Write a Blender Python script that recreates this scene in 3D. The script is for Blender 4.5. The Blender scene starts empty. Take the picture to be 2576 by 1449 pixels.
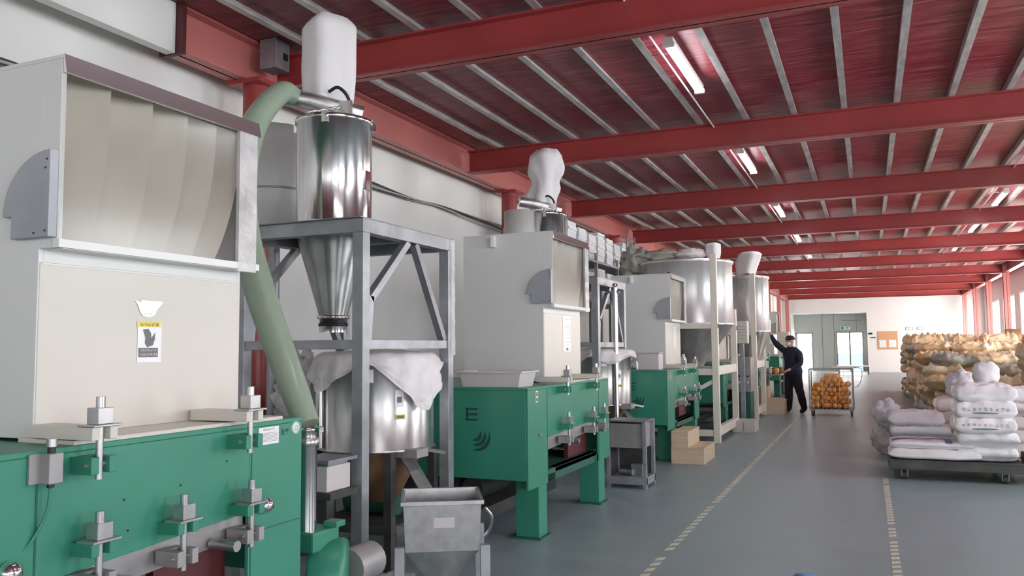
import bpy, bmesh, math, random
from mathutils import Vector, Matrix, noise
S = bpy.context.scene
COL = S.collection
random.seed(7)
PI = math.pi

# ---------------------------------------------------------------- camera
cam_d = bpy.data.cameras.new('camera')
cam_d.sensor_width = 36.0
cam_d.lens = 2075.0 / 2576.0 * 36.0
cam_d.clip_start = 0.05
cam_d.clip_end = 300
cam = bpy.data.objects.new('camera', cam_d)
COL.objects.link(cam)
R = Matrix(((0.9182126746725742, 0.03620492508630229, 0.3944295722561035),
            (0.39600328543098245, -0.06335169616426531, -0.9160611117829304),
            (-0.008178141506805982, 0.9973343300982905, -0.07250759966299261)))
M4 = R.to_4x4()
M4.translation = Vector((0, 0, 1.5))
cam.matrix_world = M4
S.camera = cam

# ---------------------------------------------------------------- world, view, light
S.view_settings.view_transform = 'Standard'
S.view_settings.look = 'None'
S.view_settings.gamma = 1.0
S.view_settings.use_curve_mapping = False
S.view_settings.exposure = 0.75
S.cycles.max_bounces = 10
S.cycles.diffuse_bounces = 6
S.cycles.sample_clamp_indirect = 6.0
w = bpy.data.worlds.new('world'); S.world = w
w.use_nodes = True
wn = w.node_tree
wn.nodes['Background'].inputs[0].default_value = (0.86, 0.92, 1.0, 1)
wn.nodes['Background'].inputs[1].default_value = 2.2
WIN_STRENGTH = 9.5       # backlit frosted window panes
NEAR_WIN = 6.3
TUBE_STRENGTH = 22.0

# ---------------------------------------------------------------- materials
def srgb(r, g, b):
    def c(v):
        v /= 255.0
        return v / 12.92 if v <= 0.04045 else ((v + 0.055) / 1.055) ** 2.4
    return (c(r), c(g), c(b), 1)
MATS = {}
def mat(name, col, rough=0.5, metal=0.0, var=0.0, vscale=3.0, bump=0.0, bscale=40.0, emit=0.0, alpha=1.0,
        stretch=None, trans=0.0, col2=None, coat=0.0, spec=None):
    m = bpy.data.materials.new(name); m.use_nodes = True
    n = m.node_tree.nodes; l = m.node_tree.links
    p = n['Principled BSDF']
    p.inputs['Base Color'].default_value = col
    p.inputs['Roughness'].default_value = rough
    p.inputs['Metallic'].default_value = metal
    p.inputs['Alpha'].default_value = alpha
    p.inputs['Transmission Weight'].default_value = trans
    p.inputs['Coat Weight'].default_value = coat
    if spec is not None: p.inputs['Specular IOR Level'].default_value = spec
    if emit:
        p.inputs['Emission Color'].default_value = col
        p.inputs['Emission Strength'].default_value = emit
    tc = n.new('ShaderNodeTexCoord'); mp = n.new('ShaderNodeMapping')
    l.new(tc.outputs['Object'], mp.inputs[0])
    if stretch: mp.inputs['Scale'].default_value = stretch
    if var or col2:
        nz = n.new('ShaderNodeTexNoise'); nz.inputs['Scale'].default_value = vscale; nz.inputs['Detail'].default_value = 5
        l.new(mp.outputs[0], nz.inputs['Vector'])
        rp = n.new('ShaderNodeMapRange'); rp.inputs[1].default_value = 0.35; rp.inputs[2].default_value = 0.65
        l.new(nz.outputs['Fac'], rp.inputs[0])
        mx = n.new('ShaderNodeMix'); mx.data_type = 'RGBA'
        l.new(rp.outputs[0], mx.inputs[0])
        if col2 is None:
            a = tuple(max(0, c * (1 - var)) for c in col[:3]) + (1,)
            b = tuple(min(1, c * (1 + var)) for c in col[:3]) + (1,)
        else:
            a, b = col, col2
        mx.inputs[6].default_value = a; mx.inputs[7].default_value = b
        l.new(mx.outputs[2], p.inputs['Base Color'])
    if bump:
        nb = n.new('ShaderNodeTexNoise'); nb.inputs['Scale'].default_value = bscale; nb.inputs['Detail'].default_value = 3
        l.new(mp.outputs[0], nb.inputs['Vector'])
        bp = n.new('ShaderNodeBump'); bp.inputs['Strength'].default_value = bump; bp.inputs['Distance'].default_value = 0.02
        l.new(nb.outputs['Fac'], bp.inputs['Height']); l.new(bp.outputs[0], p.inputs['Normal'])
    if name in ('stainless', 'stainless_dull', 'tank_steel', 'cone_steel'):
        tg = n.new('ShaderNodeTangent'); tg.direction_type = 'RADIAL'; tg.axis = 'Z'
        l.new(tg.outputs[0], p.inputs['Tangent']); p.inputs['Anisotropic'].default_value = 0.8; p.inputs['Anisotropic Rotation'].default_value = 0.25
    MATS[name] = m
    return m
mat('wall_paint', (0.82, 0.82, 0.79, 1), 0.7, var=0.03, vscale=0.6)
mat('wall_white', (0.80, 0.80, 0.78, 1), 0.6)
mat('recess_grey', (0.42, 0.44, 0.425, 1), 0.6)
mat('cream', (0.62, 0.585, 0.52, 1), 0.38, var=0.02, vscale=2)
mat('cream_side', (0.68, 0.68, 0.66, 1), 0.4, var=0.02, vscale=2)  # same paint as cream; grey of the shaded sides put into the colour
mat('green', (0.034, 0.225, 0.145, 1), 0.38, var=0.05, vscale=2.5)
mat('green_dark', (0.018, 0.10, 0.07, 1), 0.5)
mat('print_dark', (0.012, 0.06, 0.05, 1), 0.6)
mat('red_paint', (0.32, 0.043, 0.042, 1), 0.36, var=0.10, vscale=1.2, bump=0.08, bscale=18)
mat('girder_pink', (0.52, 0.17, 0.155, 1), 0.40, var=0.08, vscale=0.8, bump=0.06, bscale=12)  # red steel paint with the window sheen put into a paler colour
mat('red_dark', (0.08, 0.010, 0.012, 1), 0.5, var=0.1)
mat('galv', (0.33, 0.34, 0.36, 1), 0.42, 0.55, var=0.14, vscale=7, bump=0.05, bscale=30)
mat('galv_dark', (0.24, 0.25, 0.27, 1), 0.45, 0.5, var=0.12, vscale=6)
mat('purlin_galv', (0.52, 0.50, 0.49, 1), 0.45, 0.35, var=0.22, vscale=4, stretch=(3, 0.8, 3))
mat('stainless', (0.72, 0.70, 0.70, 1), 0.20, 1.0, var=0.10, vscale=5, stretch=(3, 3, 0.10), bump=0.10, bscale=4)
mat('stainless_dull', (0.62, 0.61, 0.60, 1), 0.34, 0.95, var=0.12, vscale=6, stretch=(2, 2, 0.5), bump=0.05, bscale=9)
mat('tank_steel', (0.82, 0.82, 0.82, 1), 0.36, 0.70, var=0.05, vscale=3, stretch=(2, 2, 0.06), bump=0.06, bscale=3)
mat('cone_steel', (0.36, 0.37, 0.36, 1), 0.36, 0.85, var=0.18, vscale=4)
mat('grey_steel', (0.33, 0.31, 0.31, 1), 0.45, 0.35, var=0.1, vscale=5)
mat('chrome', (0.85, 0.85, 0.86, 1), 0.08, 1.0)
mat('zinc', (0.47, 0.46, 0.46, 1), 0.3, 0.85, var=0.12, vscale=14)
mat('curtain', (0.62, 0.58, 0.50, 1), 0.35, var=0.06, vscale=4)
mat('cover_galv', (0.36, 0.37, 0.40, 1), 0.45, 0.25, var=0.08, vscale=5)
mat('strip_steel', (0.72, 0.68, 0.69, 1), 0.16, 0.9)
mat('canister_grey', (0.50, 0.50, 0.48, 1), 0.4)
mat('black', (0.012, 0.012, 0.013, 1), 0.5)
mat('dark_grey', (0.045, 0.045, 0.045, 1), 0.6, var=0.3, vscale=6)
mat('brown_rust', (0.20, 0.11, 0.06, 1), 0.7, var=0.3, vscale=5)
mat('hose_green', (0.27, 0.34, 0.25, 1), 0.42, var=0.06, vscale=3, coat=0.1)
mat('filter_cloth', (0.74, 0.72, 0.72, 1), 0.9, bump=0.25, bscale=9)
mat('film_white', (0.78, 0.74, 0.74, 1), 0.42, bump=0.5, bscale=16, alpha=0.90, var=0.06, vscale=9)
mat('film_clear', (0.72, 0.70, 0.69, 1), 0.22, bump=0.6, bscale=14, alpha=0.62, var=0.15, vscale=8)
mat('bag_white', (0.85, 0.84, 0.85, 1), 0.36, bump=0.35, bscale=13, var=0.05, vscale=8)
mat('bag_pink', (0.84, 0.76, 0.74, 1), 0.40, bump=0.35, bscale=13, var=0.05, vscale=8)
mat('bag_lilac', (0.76, 0.73, 0.78, 1), 0.32, bump=0.5, bscale=16, var=0.08, vscale=8)
mat('bag_yellow', (0.80, 0.60, 0.33, 1), 0.34, bump=0.6, bscale=12, col2=(0.86, 0.76, 0.55, 1), vscale=2.5)
mat('bag_orange', (0.74, 0.48, 0.23, 1), 0.36, bump=0.6, bscale=12, col2=(0.80, 0.64, 0.40, 1), vscale=2.5)
mat('bag_grey', (0.34, 0.36, 0.32, 1), 0.36, bump=0.6, bscale=15, col2=(0.48, 0.46, 0.38, 1), vscale=5)
mat('wood', (0.62, 0.50, 0.36, 1), 0.65, col2=(0.54, 0.42, 0.29, 1), vscale=4, stretch=(1, 1, 9))
mat('cork', (0.62, 0.36, 0.20, 1), 0.8)
mat('tub_plastic', (0.58, 0.54, 0.54, 1), 0.45)
mat('orange_ball', (0.86, 0.33, 0.045, 1), 0.33, col2=(0.90, 0.46, 0.09, 1), vscale=9)
mat('navy', (0.012, 0.014, 0.035, 1), 0.85, bump=0.3, bscale=20)
mat('navy_trousers', (0.010, 0.011, 0.022, 1), 0.9, bump=0.3, bscale=20)
mat('skin', (0.55, 0.31, 0.22, 1), 0.55)
mat('cap_dark', (0.03, 0.018, 0.022, 1), 0.85)
mat('mask_white', (0.78, 0.77, 0.80, 1), 0.8)
mat('sticker_white', (0.80, 0.80, 0.80, 1), 0.35)
mat('sticker_silver', (0.86, 0.87, 0.84, 1), 0.3, 0.2)
mat('sticker_yellow', (0.75, 0.62, 0.10, 1), 0.4)
mat('print_grey', (0.17, 0.16, 0.16, 1), 0.6)
mat('print_green', (0.20, 0.24, 0.22, 1), 0.6)
mat('print_blue', (0.16, 0.16, 0.42, 1), 0.5)
mat('exit_green', (0.02, 0.40, 0.20, 1), 0.5)
mat('tape_stripe', (0.62, 0.58, 0.44, 1), 0.5, var=0.12, vscale=20)
mat('blue_mark', (0.05, 0.30, 0.60, 1), 0.5)
mat('tray_white', (0.80, 0.82, 0.84, 1), 0.5)
mat('cart_deck', (0.075, 0.08, 0.068, 1), 0.7, 0.0, var=0.2, vscale=4)
mat('tube_lit', (0.93, 0.95, 1.0, 1), 0.4, emit=TUBE_STRENGTH)
mat('window_lit', (1.0, 0.965, 0.93, 1), 0.5, emit=WIN_STRENGTH)
mat('window_near', (0.92, 0.96, 1.0, 1), 0.5, emit=NEAR_WIN)
mat('window_rear', (0.90, 0.95, 1.0, 1), 0.5, emit=2.6)  # glow of the added fill panes behind the camera
mat('window_blue', (0.42, 0.56, 0.82, 1), 0.5, emit=0.9)
mat('cable', (0.42, 0.42, 0.40, 1), 0.6)
mat('cream_post', (0.78, 0.73, 0.64, 1), 0.45, var=0.04)

# see-through materials
def clear(name, col, fac, rough=0.05):
    m = bpy.data.materials.new(name); m.use_nodes = True
    n = m.node_tree.nodes; l = m.node_tree.links
    for q in list(n):
        if q.type == 'BSDF_PRINCIPLED': n.remove(q)
    o = n['Material Output']; t = n.new('ShaderNodeBsdfTransparent'); t.inputs[0].default_value = col
    g = n.new('ShaderNodeBsdfGlossy'); g.inputs['Roughness'].default_value = rough
    mx = n.new('ShaderNodeMixShader'); mx.inputs[0].default_value = fac
    l.new(t.outputs[0], mx.inputs[1]); l.new(g.outputs[0], mx.inputs[2]); l.new(mx.outputs[0], o.inputs[0])
    MATS[name] = m
    return m
clear('pane_clear', (0.93, 0.93, 0.92, 1), 0.035, 0.15)
clear('film_see', (0.985, 0.985, 0.985, 1), 0.012, 0.12)

# floor: worn epoxy, blue-green grey, large soft patches and scuffs
def floor_mat():
    m = mat('floor_epoxy', (0.20, 0.235, 0.23, 1), 0.30)
    n = m.node_tree.nodes; l = m.node_tree.links; p = n['Principled BSDF']
    tc = n.new('ShaderNodeTexCoord')
    a = n.new('ShaderNodeTexNoise'); a.inputs['Scale'].default_value = 0.35; a.inputs['Detail'].default_value = 4
    l.new(tc.outputs['Object'], a.inputs['Vector'])
    r = n.new('ShaderNodeValToRGB')
    r.color_ramp.elements[0].position = 0.35; r.color_ramp.elements[0].color = (0.235, 0.305, 0.300, 1)
    r.color_ramp.elements[1].position = 0.68; r.color_ramp.elements[1].color = (0.245, 0.310, 0.350, 1)
    l.new(a.outputs['Fac'], r.inputs[0])
    b = n.new('ShaderNodeTexNoise'); b.inputs['Scale'].default_value = 3.0; b.inputs['Detail'].default_value = 6
    l.new(tc.outputs['Object'], b.inputs['Vector'])
    mx = n.new('ShaderNodeMix'); mx.data_type = 'RGBA'; mx.blend_type = 'MULTIPLY'; mx.inputs[0].default_value = 1
    r2 = n.new('ShaderNodeMapRange'); r2.inputs[1].default_value = 0.3; r2.inputs[2].default_value = 0.7
    r2.inputs[3].default_value = 0.88; r2.inputs[4].default_value = 1.06
    l.new(b.outputs['Fac'], r2.inputs[0])
    l.new(r.outputs[0], mx.inputs[6]); l.new(r2.outputs[0], mx.inputs[7]); l.new(mx.outputs[2], p.inputs['Base Color'])
    r3 = n.new('ShaderNodeMapRange'); r3.inputs[3].default_value = 0.32; r3.inputs[4].default_value = 0.50
    l.new(b.outputs['Fac'], r3.inputs[0]); l.new(r3.outputs[0], p.inputs['Roughness'])
    return m
floor_mat()
# deck: red formwork-like sheets, streaked across the hall, greyer where dusty
def deck_mat():
    m = mat('deck_red', (0.12, 0.02, 0.025, 1), 0.42)
    n = m.node_tree.nodes; l = m.node_tree.links; p = n['Principled BSDF']
    tc = n.new('ShaderNodeTexCoord'); mp = n.new('ShaderNodeMapping'); mp.inputs['Scale'].default_value = (0.9, 9.0, 1)
    l.new(tc.outputs['Object'], mp.inputs[0])
    a = n.new('ShaderNodeTexNoise'); a.inputs['Scale'].default_value = 2.2; a.inputs['Detail'].default_value = 7
    l.new(mp.outputs[0], a.inputs['Vector'])
    r = n.new('ShaderNodeValToRGB')
    e = r.color_ramp.elements
    e[0].position = 0.36; e[0].color = (0.14, 0.010, 0.018, 1)
    e[1].position = 0.74; e[1].color = (0.40, 0.19, 0.19, 1)
    x = e.new(0.5); x.color = (0.29, 0.022, 0.040, 1)
    x = e.new(0.60); x.color = (0.33, 0.055, 0.07, 1)
    l.new(a.outputs['Fac'], r.inputs[0])
    b = n.new('ShaderNodeTexNoise'); b.inputs['Scale'].default_value = 0.35; b.inputs['Detail'].default_value = 3
    l.new(tc.outputs['Object'], b.inputs['Vector'])
    sx = n.new('ShaderNodeSeparateXYZ'); l.new(tc.outputs['Object'], sx.inputs[0])
    # dust greyer toward the machine side of the hall
    rg = n.new('ShaderNodeMapRange'); rg.inputs[1].default_value = 0.5; rg.inputs[2].default_value = -4.5
    rg.inputs[3].default_value = -0.25; rg.inputs[4].default_value = 0.45
    l.new(sx.outputs[0], rg.inputs[0])
    ad = n.new('ShaderNodeMath'); ad.operation = 'MULTIPLY_ADD'; ad.inputs[1].default_value = 1.2; ad.inputs[2].default_value = -0.6
    l.new(b.outputs['Fac'], ad.inputs[0])
    sm = n.new('ShaderNodeMath'); sm.operation = 'ADD'; sm.use_clamp = True
    l.new(ad.outputs[0], sm.inputs[0]); l.new(rg.outputs[0], sm.inputs[1])
    mx = n.new('ShaderNodeMix'); mx.data_type = 'RGBA'
    l.new(sm.outputs[0], mx.inputs[0]); l.new(r.outputs[0], mx.inputs[6]); mx.inputs[7].default_value = (0.13, 0.085, 0.088, 1)
    l.new(mx.outputs[2], p.inputs['Base Color'])
    bp = n.new('ShaderNodeBump'); bp.inputs['Strength'].default_value = 0.25; bp.inputs['Distance'].default_value = 0.02
    l.new(a.outputs['Fac'], bp.inputs['Height']); l.new(bp.outputs[0], p.inputs['Normal'])
deck_mat()

# ---------------------------------------------------------------- mesh builder
class MB:
    def __init__(s): s.v = []; s.f = []; s.sm = []
    def add(s, vs, fs, smooth=False):
        o = len(s.v); s.v += [tuple(v) for v in vs]
        for f in fs: s.f.append([i + o for i in f]); s.sm.append(smooth)
        return s
    def box(s, x0, x1, y0, y1, z0, z1):
        return s.add([(x0,y0,z0),(x1,y0,z0),(x1,y1,z0),(x0,y1,z0),(x0,y0,z1),(x1,y0,z1),(x1,y1,z1),(x0,y1,z1)],
                     [(0,3,2,1),(4,5,6,7),(0,1,5,4),(1,2,6,5),(2,3,7,6),(3,0,4,7)])
    def cbox(s, c, d): return s.box(c[0]-d[0]/2, c[0]+d[0]/2, c[1]-d[1]/2, c[1]+d[1]/2, c[2]-d[2]/2, c[2]+d[2]/2)
    def bar(s, p, q, wd, h=None, up=(0,0,1)):
        h = h or wd; p = Vector(p); q = Vector(q); d = (q-p).normalized(); u = Vector(up)
        if abs(d.dot(u)) > 0.95: u = Vector((1,0,0))
        a = d.cross(u).normalized()*wd/2; b = a.cross(d).normalized()*h/2
        return s.add([p-a-b,p+a-b,p+a+b,p-a+b,q-a-b,q+a-b,q+a+b,q-a+b],
                     [(0,3,2,1),(4,5,6,7),(0,1,5,4),(1,2,6,5),(2,3,7,6),(3,0,4,7)])
    def tube(s, pts, r, n=12, caps=True):
        pts = [Vector(p) for p in pts]; rs = r if isinstance(r, (list, tuple)) else [r]*len(pts)
        vs = []; fs = []; a = None
        for i, p in enumerate(pts):
            d = (pts[min(i+1,len(pts)-1)] - pts[max(i-1,0)]).normalized()
            if a is None: a = d.orthogonal().normalized()
            else: a = (a - d*a.dot(d)).normalized()
            b = d.cross(a)
            for k in range(n):
                t = 2*PI*k/n; vs.append(p + (a*math.cos(t)+b*math.sin(t))*rs[i])
        for i in range(len(pts)-1):
            for k in range(n):
                k2 = (k+1) % n
                fs.append((i*n+k, i*n+k2, (i+1)*n+k2, (i+1)*n+k))
        s.add(vs, fs, True)
        if caps:
            s.add(vs[:n], [tuple(range(n))[::-1]]); s.add(vs[-n:], [tuple(range(n))])
        return s
    def lathe(s, c, prof, n=32, smooth=True):
        vs = []; fs = []
        for r, z in prof:
            for k in range(n):
                t = 2*PI*k/n; vs.append((c[0]+r*math.cos(t), c[1]+r*math.sin(t), c[2]+z))
        for i in range(len(prof)-1):
            for k in range(n):
                k2 = (k+1) % n; fs.append((i*n+k, i*n+k2, (i+1)*n+k2, (i+1)*n+k))
        return s.add(vs, fs, smooth)
    def disc(s, c, r, n=32, down=False):
        vs = [(c[0]+r*math.cos(2*PI*k/n), c[1]+r*math.sin(2*PI*k/n), c[2]) for k in range(n)]
        return s.add(vs, [tuple(range(n))[::-1] if down else tuple(range(n))])
    def prism(s, poly, axis, a0, a1):
        # poly: 2D points; extruded along axis from a0 to a1
        def P(p, a):
            return (a, p[0], p[1]) if axis == 0 else (p[0], a, p[1]) if axis == 1 else (p[0], p[1], a)
        n = len(poly); vs = [P(p, a0) for p in poly] + [P(p, a1) for p in poly]
        fs = [tuple(range(n)), tuple(range(n, 2*n))[::-1]] + [(k, n+k, n+(k+1) % n, (k+1) % n) for k in range(n)]
        return s.add(vs, fs)
    def build(s, name, m, parent=None, bevel=0.0, loc=None, rot=None, normals=True):
        me = bpy.data.meshes.new(name); me.from_pydata(s.v, [], s.f); me.update()
        me.polygons.foreach_set('use_smooth', s.sm)
        if normals:
            bm = bmesh.new(); bm.from_mesh(me); bmesh.ops.recalc_face_normals(bm, faces=bm.faces); bm.to_mesh(me); bm.free()
        me.materials.append(MATS[m] if isinstance(m, str) else m)
        o = bpy.data.objects.new(name, me); COL.objects.link(o)
        if parent: o.parent = parent
        if loc: o.location = loc
        if rot: o.rotation_euler = rot
        if bevel:
            b = o.modifiers.new('bevel', 'BEVEL'); b.width = bevel; b.segments = 2; b.limit_method = 'ANGLE'
        return o
def tag(o, label, cat, group=None, kind=None):
    if label: o['label'] = label
    if cat: o['category'] = cat
    if group: o['group'] = group
    if kind: o['kind'] = kind
    return o
def thing(name, loc, label, cat, rz=0, group=None):
    o = bpy.data.objects.new(name, None); COL.objects.link(o); o.location = loc; o.rotation_euler = (0, 0, rz)
    o.empty_display_size = 0.1
    return tag(o, label, cat, group)
def struct(mb, name, m, bevel=0, parent=None):
    o = mb.build(name, m, parent, bevel)
    if not parent: o['kind'] = 'structure'
    return o
def clone(o, parent=None, **kw):
    c = o.copy(); COL.objects.link(c); c.parent = parent
    for ch in list(o.children): clone(ch, c)
    for k, v in kw.items(): c[k] = v
    return c
def smooth_path(pts, per=8):
    P = [Vector(p) for p in pts]; out = []
    P = [P[0]*2-P[1]] + P + [P[-1]*2-P[-2]]
    for i in range(1, len(P)-2):
        for k in range(per):
            t = k/per; a, b, c, d = P[i-1:i+3]
            out.append(0.5*((2*b)+(c-a)*t+(2*a-5*b+4*c-d)*t*t+(3*b-a-3*c+d)*t**3))
    out.append(P[-2]); return out
def pillow_mb(wd, dp, ht, seed, n=30, m=22, wr=0.018, pinch=0.0):
    # filled sack lying flat, base at z=0
    mb = MB(); vs = []; fs = []
    for side in (1, -1):
        for j in range(m+1):
            for i in range(n+1):
                u = -1+2*i/n; v = -1+2*j/m
                uu = math.copysign(abs(u)**0.75, u); vv = math.copysign(abs(v)**0.75, v)
                e = ((1-abs(uu)**6)*(1-abs(vv)**6)) ** 0.36 if abs(u) < 1 and abs(v) < 1 else 0
                x = uu*wd/2*(1-pinch*(1-e)*0.3); y = vv*dp/2
                nn = noise.noise(Vector((x*7+seed*3.1, y*7, side*2+seed)))*wr + noise.noise(Vector((x*19, y*19+seed, side)))*wr*0.6 + noise.noise(Vector((x*45, y*32+seed, side)))*wr*0.25
                z = ht/2 + side*ht/2*e + nn*(0.35+e)*(1 if side > 0 else 0.25)
                if e == 0: z = ht*0.42 + noise.noise(Vector((x*5, y*5, seed)))*wr*1.2
                x += noise.noise(Vector((y*4, seed, 3)))*wr*1.3*abs(u); y += noise.noise(Vector((x*4, seed, 9)))*wr*1.3*abs(v)
                vs.append((x, y, max(z, 0.002)))
    N = (n+1)*(m+1)
    for sd in (0, 1):
        for j in range(m):
            for i in range(n):
                a = sd*N+j*(n+1)+i; q = (a, a+1, a+n+2, a+n+1)
                fs.append(q if sd == 0 else q[::-1])
    rim = [i for i in range(n+1)] + [j*(n+1)+n for j in range(1, m+1)] + [m*(n+1)+i for i in range(n-1, -1, -1)] + [j*(n+1) for j in range(m-1, 0, -1)]
    for k in range(len(rim)):
        a, b = rim[k], rim[(k+1) % len(rim)]
        fs.append((a, N+a, N+b, b))
    mb.add(vs, fs, True); return mb
def blob_mb(c, r, seed, amp=0.25, fr=2.2, n=16, m=11, flat=None, sq=1.0):
    # crumpled closed lump, spherical grid with noise
    mb = MB(); vs = []; fs = []; n *= 2; m *= 2
    for j in range(m+1):
        ph = PI*j/m
        for i in range(n):
            th = 2*PI*i/n
            def sp(x): return math.copysign(abs(x)**sq, x)
            d = Vector((sp(math.sin(ph))*sp(math.cos(th)), sp(math.sin(ph))*sp(math.sin(th)), sp(math.cos(ph))))
            k = 1+amp*noise.noise(d*fr+Vector((seed, seed*2, 0)))+amp*0.5*noise.noise(d*fr*2.7+Vector((seed, 0, 7)))+amp*0.2*noise.noise(d*fr*6+Vector((seed, 5, 7)))
            p = Vector((c[0]+d.x*r[0]*k, c[1]+d.y*r[1]*k, c[2]+d.z*r[2]*k))
            if flat is not None: p.z = max(p.z, flat)
            vs.append(p)
    for j in range(m):
        for i in range(n):
            a = j*n+i; b = j*n+(i+1) % n; fs.append((a, b, b+n, a+n))
    mb.add(vs, fs, True); return mb

# ================================================================= SETTING
XL, XR, YE, Y0 = -5.85, 5.7, 50.0, -14.0
struct(MB().box(XL-0.2, XR+0.2, Y0-0.2, YE+2.6, -0.2, 0), 'floor', 'floor_epoxy')
struct(MB().box(XL-0.2, XR+0.2, Y0-0.2, YE+2.6, 4.52, 4.70), 'ceiling', 'deck_red')
struct(MB().box(XL-0.2, XL, Y0, YE, 0, 4.52), 'wall_left', 'wall_paint')
REAR_FILL = [(-4.9, -2.7), (-2.0, 0.2), (0.9, 3.1), (3.5, 5.5)]
mb = MB(); xx_ = XL-0.2
for a, b in REAR_FILL:
    mb.box(xx_, a, Y0-0.2, Y0, 0, 4.52).box(a, b, Y0-0.2, Y0, 0, 0.9).box(a, b, Y0-0.2, Y0, 3.6, 4.52); xx_ = b
mb.box(xx_, XR+0.2, Y0-0.2, Y0, 0, 4.52)
struct(mb, 'wall_near', 'wall_paint')
for i, (a, b) in enumerate(REAR_FILL):  # unseen glowing panes added to fill the faces turned toward the camera
    o = bpy.data.objects.new('window_%d' % (i+21), None); COL.objects.link(o); o.location = ((a+b)/2, Y0-0.1, 0.9); o['kind'] = 'structure'
    L = (b-a)/2
    MB().box(-L, L, -0.05, 0.05, 0, 0.05).box(-L, L, -0.05, 0.05, 2.65, 2.7).box(-L, -L+0.05, -0.05, 0.05, 0.05, 2.65).box(L-0.05, L, -0.05, 0.05, 0.05, 2.65).box(-0.03, 0.03, -0.05, 0.05, 0.05, 2.65).build('window_frame', 'wall_white', o)
    for q in (0, 1): MB().box((-L+0.05) if q == 0 else 0.03, -0.03 if q == 0 else L-0.05, -0.01, 0, 0.05, 2.65).build('pane', 'window_rear', o)
# far wall with the grey vestibule opening
RX0, RX1, RZ = -4.05, -0.05, 3.34
mb = MB().box(XL, RX0, YE, YE+0.2, 0, 4.52).box(RX1, XR, YE, YE+0.2, 0, 4.52).box(RX0, RX1, YE, YE+0.2, RZ, 4.52)
struct(mb, 'wall_far', 'wall_white')
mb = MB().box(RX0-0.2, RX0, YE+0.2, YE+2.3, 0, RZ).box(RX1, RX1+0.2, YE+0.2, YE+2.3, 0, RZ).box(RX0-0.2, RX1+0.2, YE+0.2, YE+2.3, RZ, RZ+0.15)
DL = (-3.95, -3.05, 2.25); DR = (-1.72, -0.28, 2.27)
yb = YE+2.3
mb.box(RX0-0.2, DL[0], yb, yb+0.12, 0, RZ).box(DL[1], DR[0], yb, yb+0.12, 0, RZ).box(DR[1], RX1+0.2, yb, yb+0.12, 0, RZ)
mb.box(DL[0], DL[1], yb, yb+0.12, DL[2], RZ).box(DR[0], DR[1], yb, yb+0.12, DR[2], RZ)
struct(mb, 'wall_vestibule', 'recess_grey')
mb = MB()
for x in (-2.5, -1.85): mb.box(x, x+0.012, yb-0.01, yb, 0, RZ)
mb.box(-1.4, -0.3, yb-0.012, yb, 2.95, 2.962); mb.box(-0.62, -0.61, yb-0.012, yb, 2.3, RZ)
struct(mb, 'trim_1', 'dark_grey')
# doors in the vestibule
def glazed_door(name, x0, x1, h, leaves, lower):
    o = thing(name, ((x0+x1)/2, yb-0.02, 0), None, None); o['kind'] = 'structure'
    cx = (x0+x1)/2
    fr = MB(); t = 0.05
    fr.box(x0-cx, x0-cx+t, 0, 0.08, 0, h).box(x1-cx-t, x1-cx, 0, 0.08, 0, h).box(x0-cx, x1-cx, 0, 0.08, h-t, h)
    for k in range(1, leaves): xx = x0-cx+(x1-x0)*k/leaves; fr.box(xx-0.04, xx+0.04, 0, 0.08, 0, h)
    fr.build('door_frame', 'galv_dark', o)
    for k in range(leaves):
        a = x0-cx+(x1-x0)*k/leaves+0.05; b = x0-cx+(x1-x0)*(k+1)/leaves-0.05
        MB().box(a, b, 0.03, 0.05, lower if lower else 0.02, h-t).build('pane', 'window_lit', o)
        if lower: MB().box(a, b, 0.03, 0.05, 0.05, lower).build('lower_pane', 'window_blue', o)
    return o
glazed_door('door_1', DL[0], DL[1], DL[2], 1, 0)
glazed_door('door_2', DR[0], DR[1], DR[2], 2, 1.05)

# right wall with tall windows
WINS = []
segs = [(-12.0, -9.0), (-7.6, -4.6), (-3.2, 0.2), (2.6, 5.6), (8.2, 11.2), (14.2, 17.2), (20.0, 23.0), (25.2, 28.2), (30.2, 33.6), (35.4, 38.8), (40.2, 43.4), (44.6, 48.8)]
mb = MB(); y = Y0
for a, b in segs:
    z0, z1 = (1.0, 3.6)
    mb.box(XR, XR+0.2, y, a, 0, 4.52); mb.box(XR, XR+0.2, a, b, 0, z0); mb.box(XR, XR+0.2, a, b, z1, 4.52); y = b
mb.box(XR, XR+0.2, y, YE, 0, 4.52)
struct(mb, 'wall_right', 'wall_white')
for i, (a, b) in enumerate(segs):
    o = thing('window_%d' % (i+1), (XR, (a+b)/2, 1.0), None, None); o['kind'] = 'structure'
    L = (b-a)/2; fr = MB()
    fr.box(0.02, 0.12, -L, L, 0, 0.06).box(0.02, 0.12, -L, L, 2.54, 2.6)
    for k in range(5): yy = -L+0.03+(2*L-0.06)*k/4; fr.box(0.02, 0.12, yy-0.03, yy+0.03, 0.06, 2.54)
    fr.build('window_frame', 'wall_white', o)
    for k in range(4):
        y0 = -L+0.06+(2*L-0.06)*k/4; y1 = -L+(2*L-0.06)*(k+1)/4
        MB().box(0.06, 0.07, y0, y1, 0.06, 2.54).build('pane', 'window_near' if b < 18 else 'window_lit', o)
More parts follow.
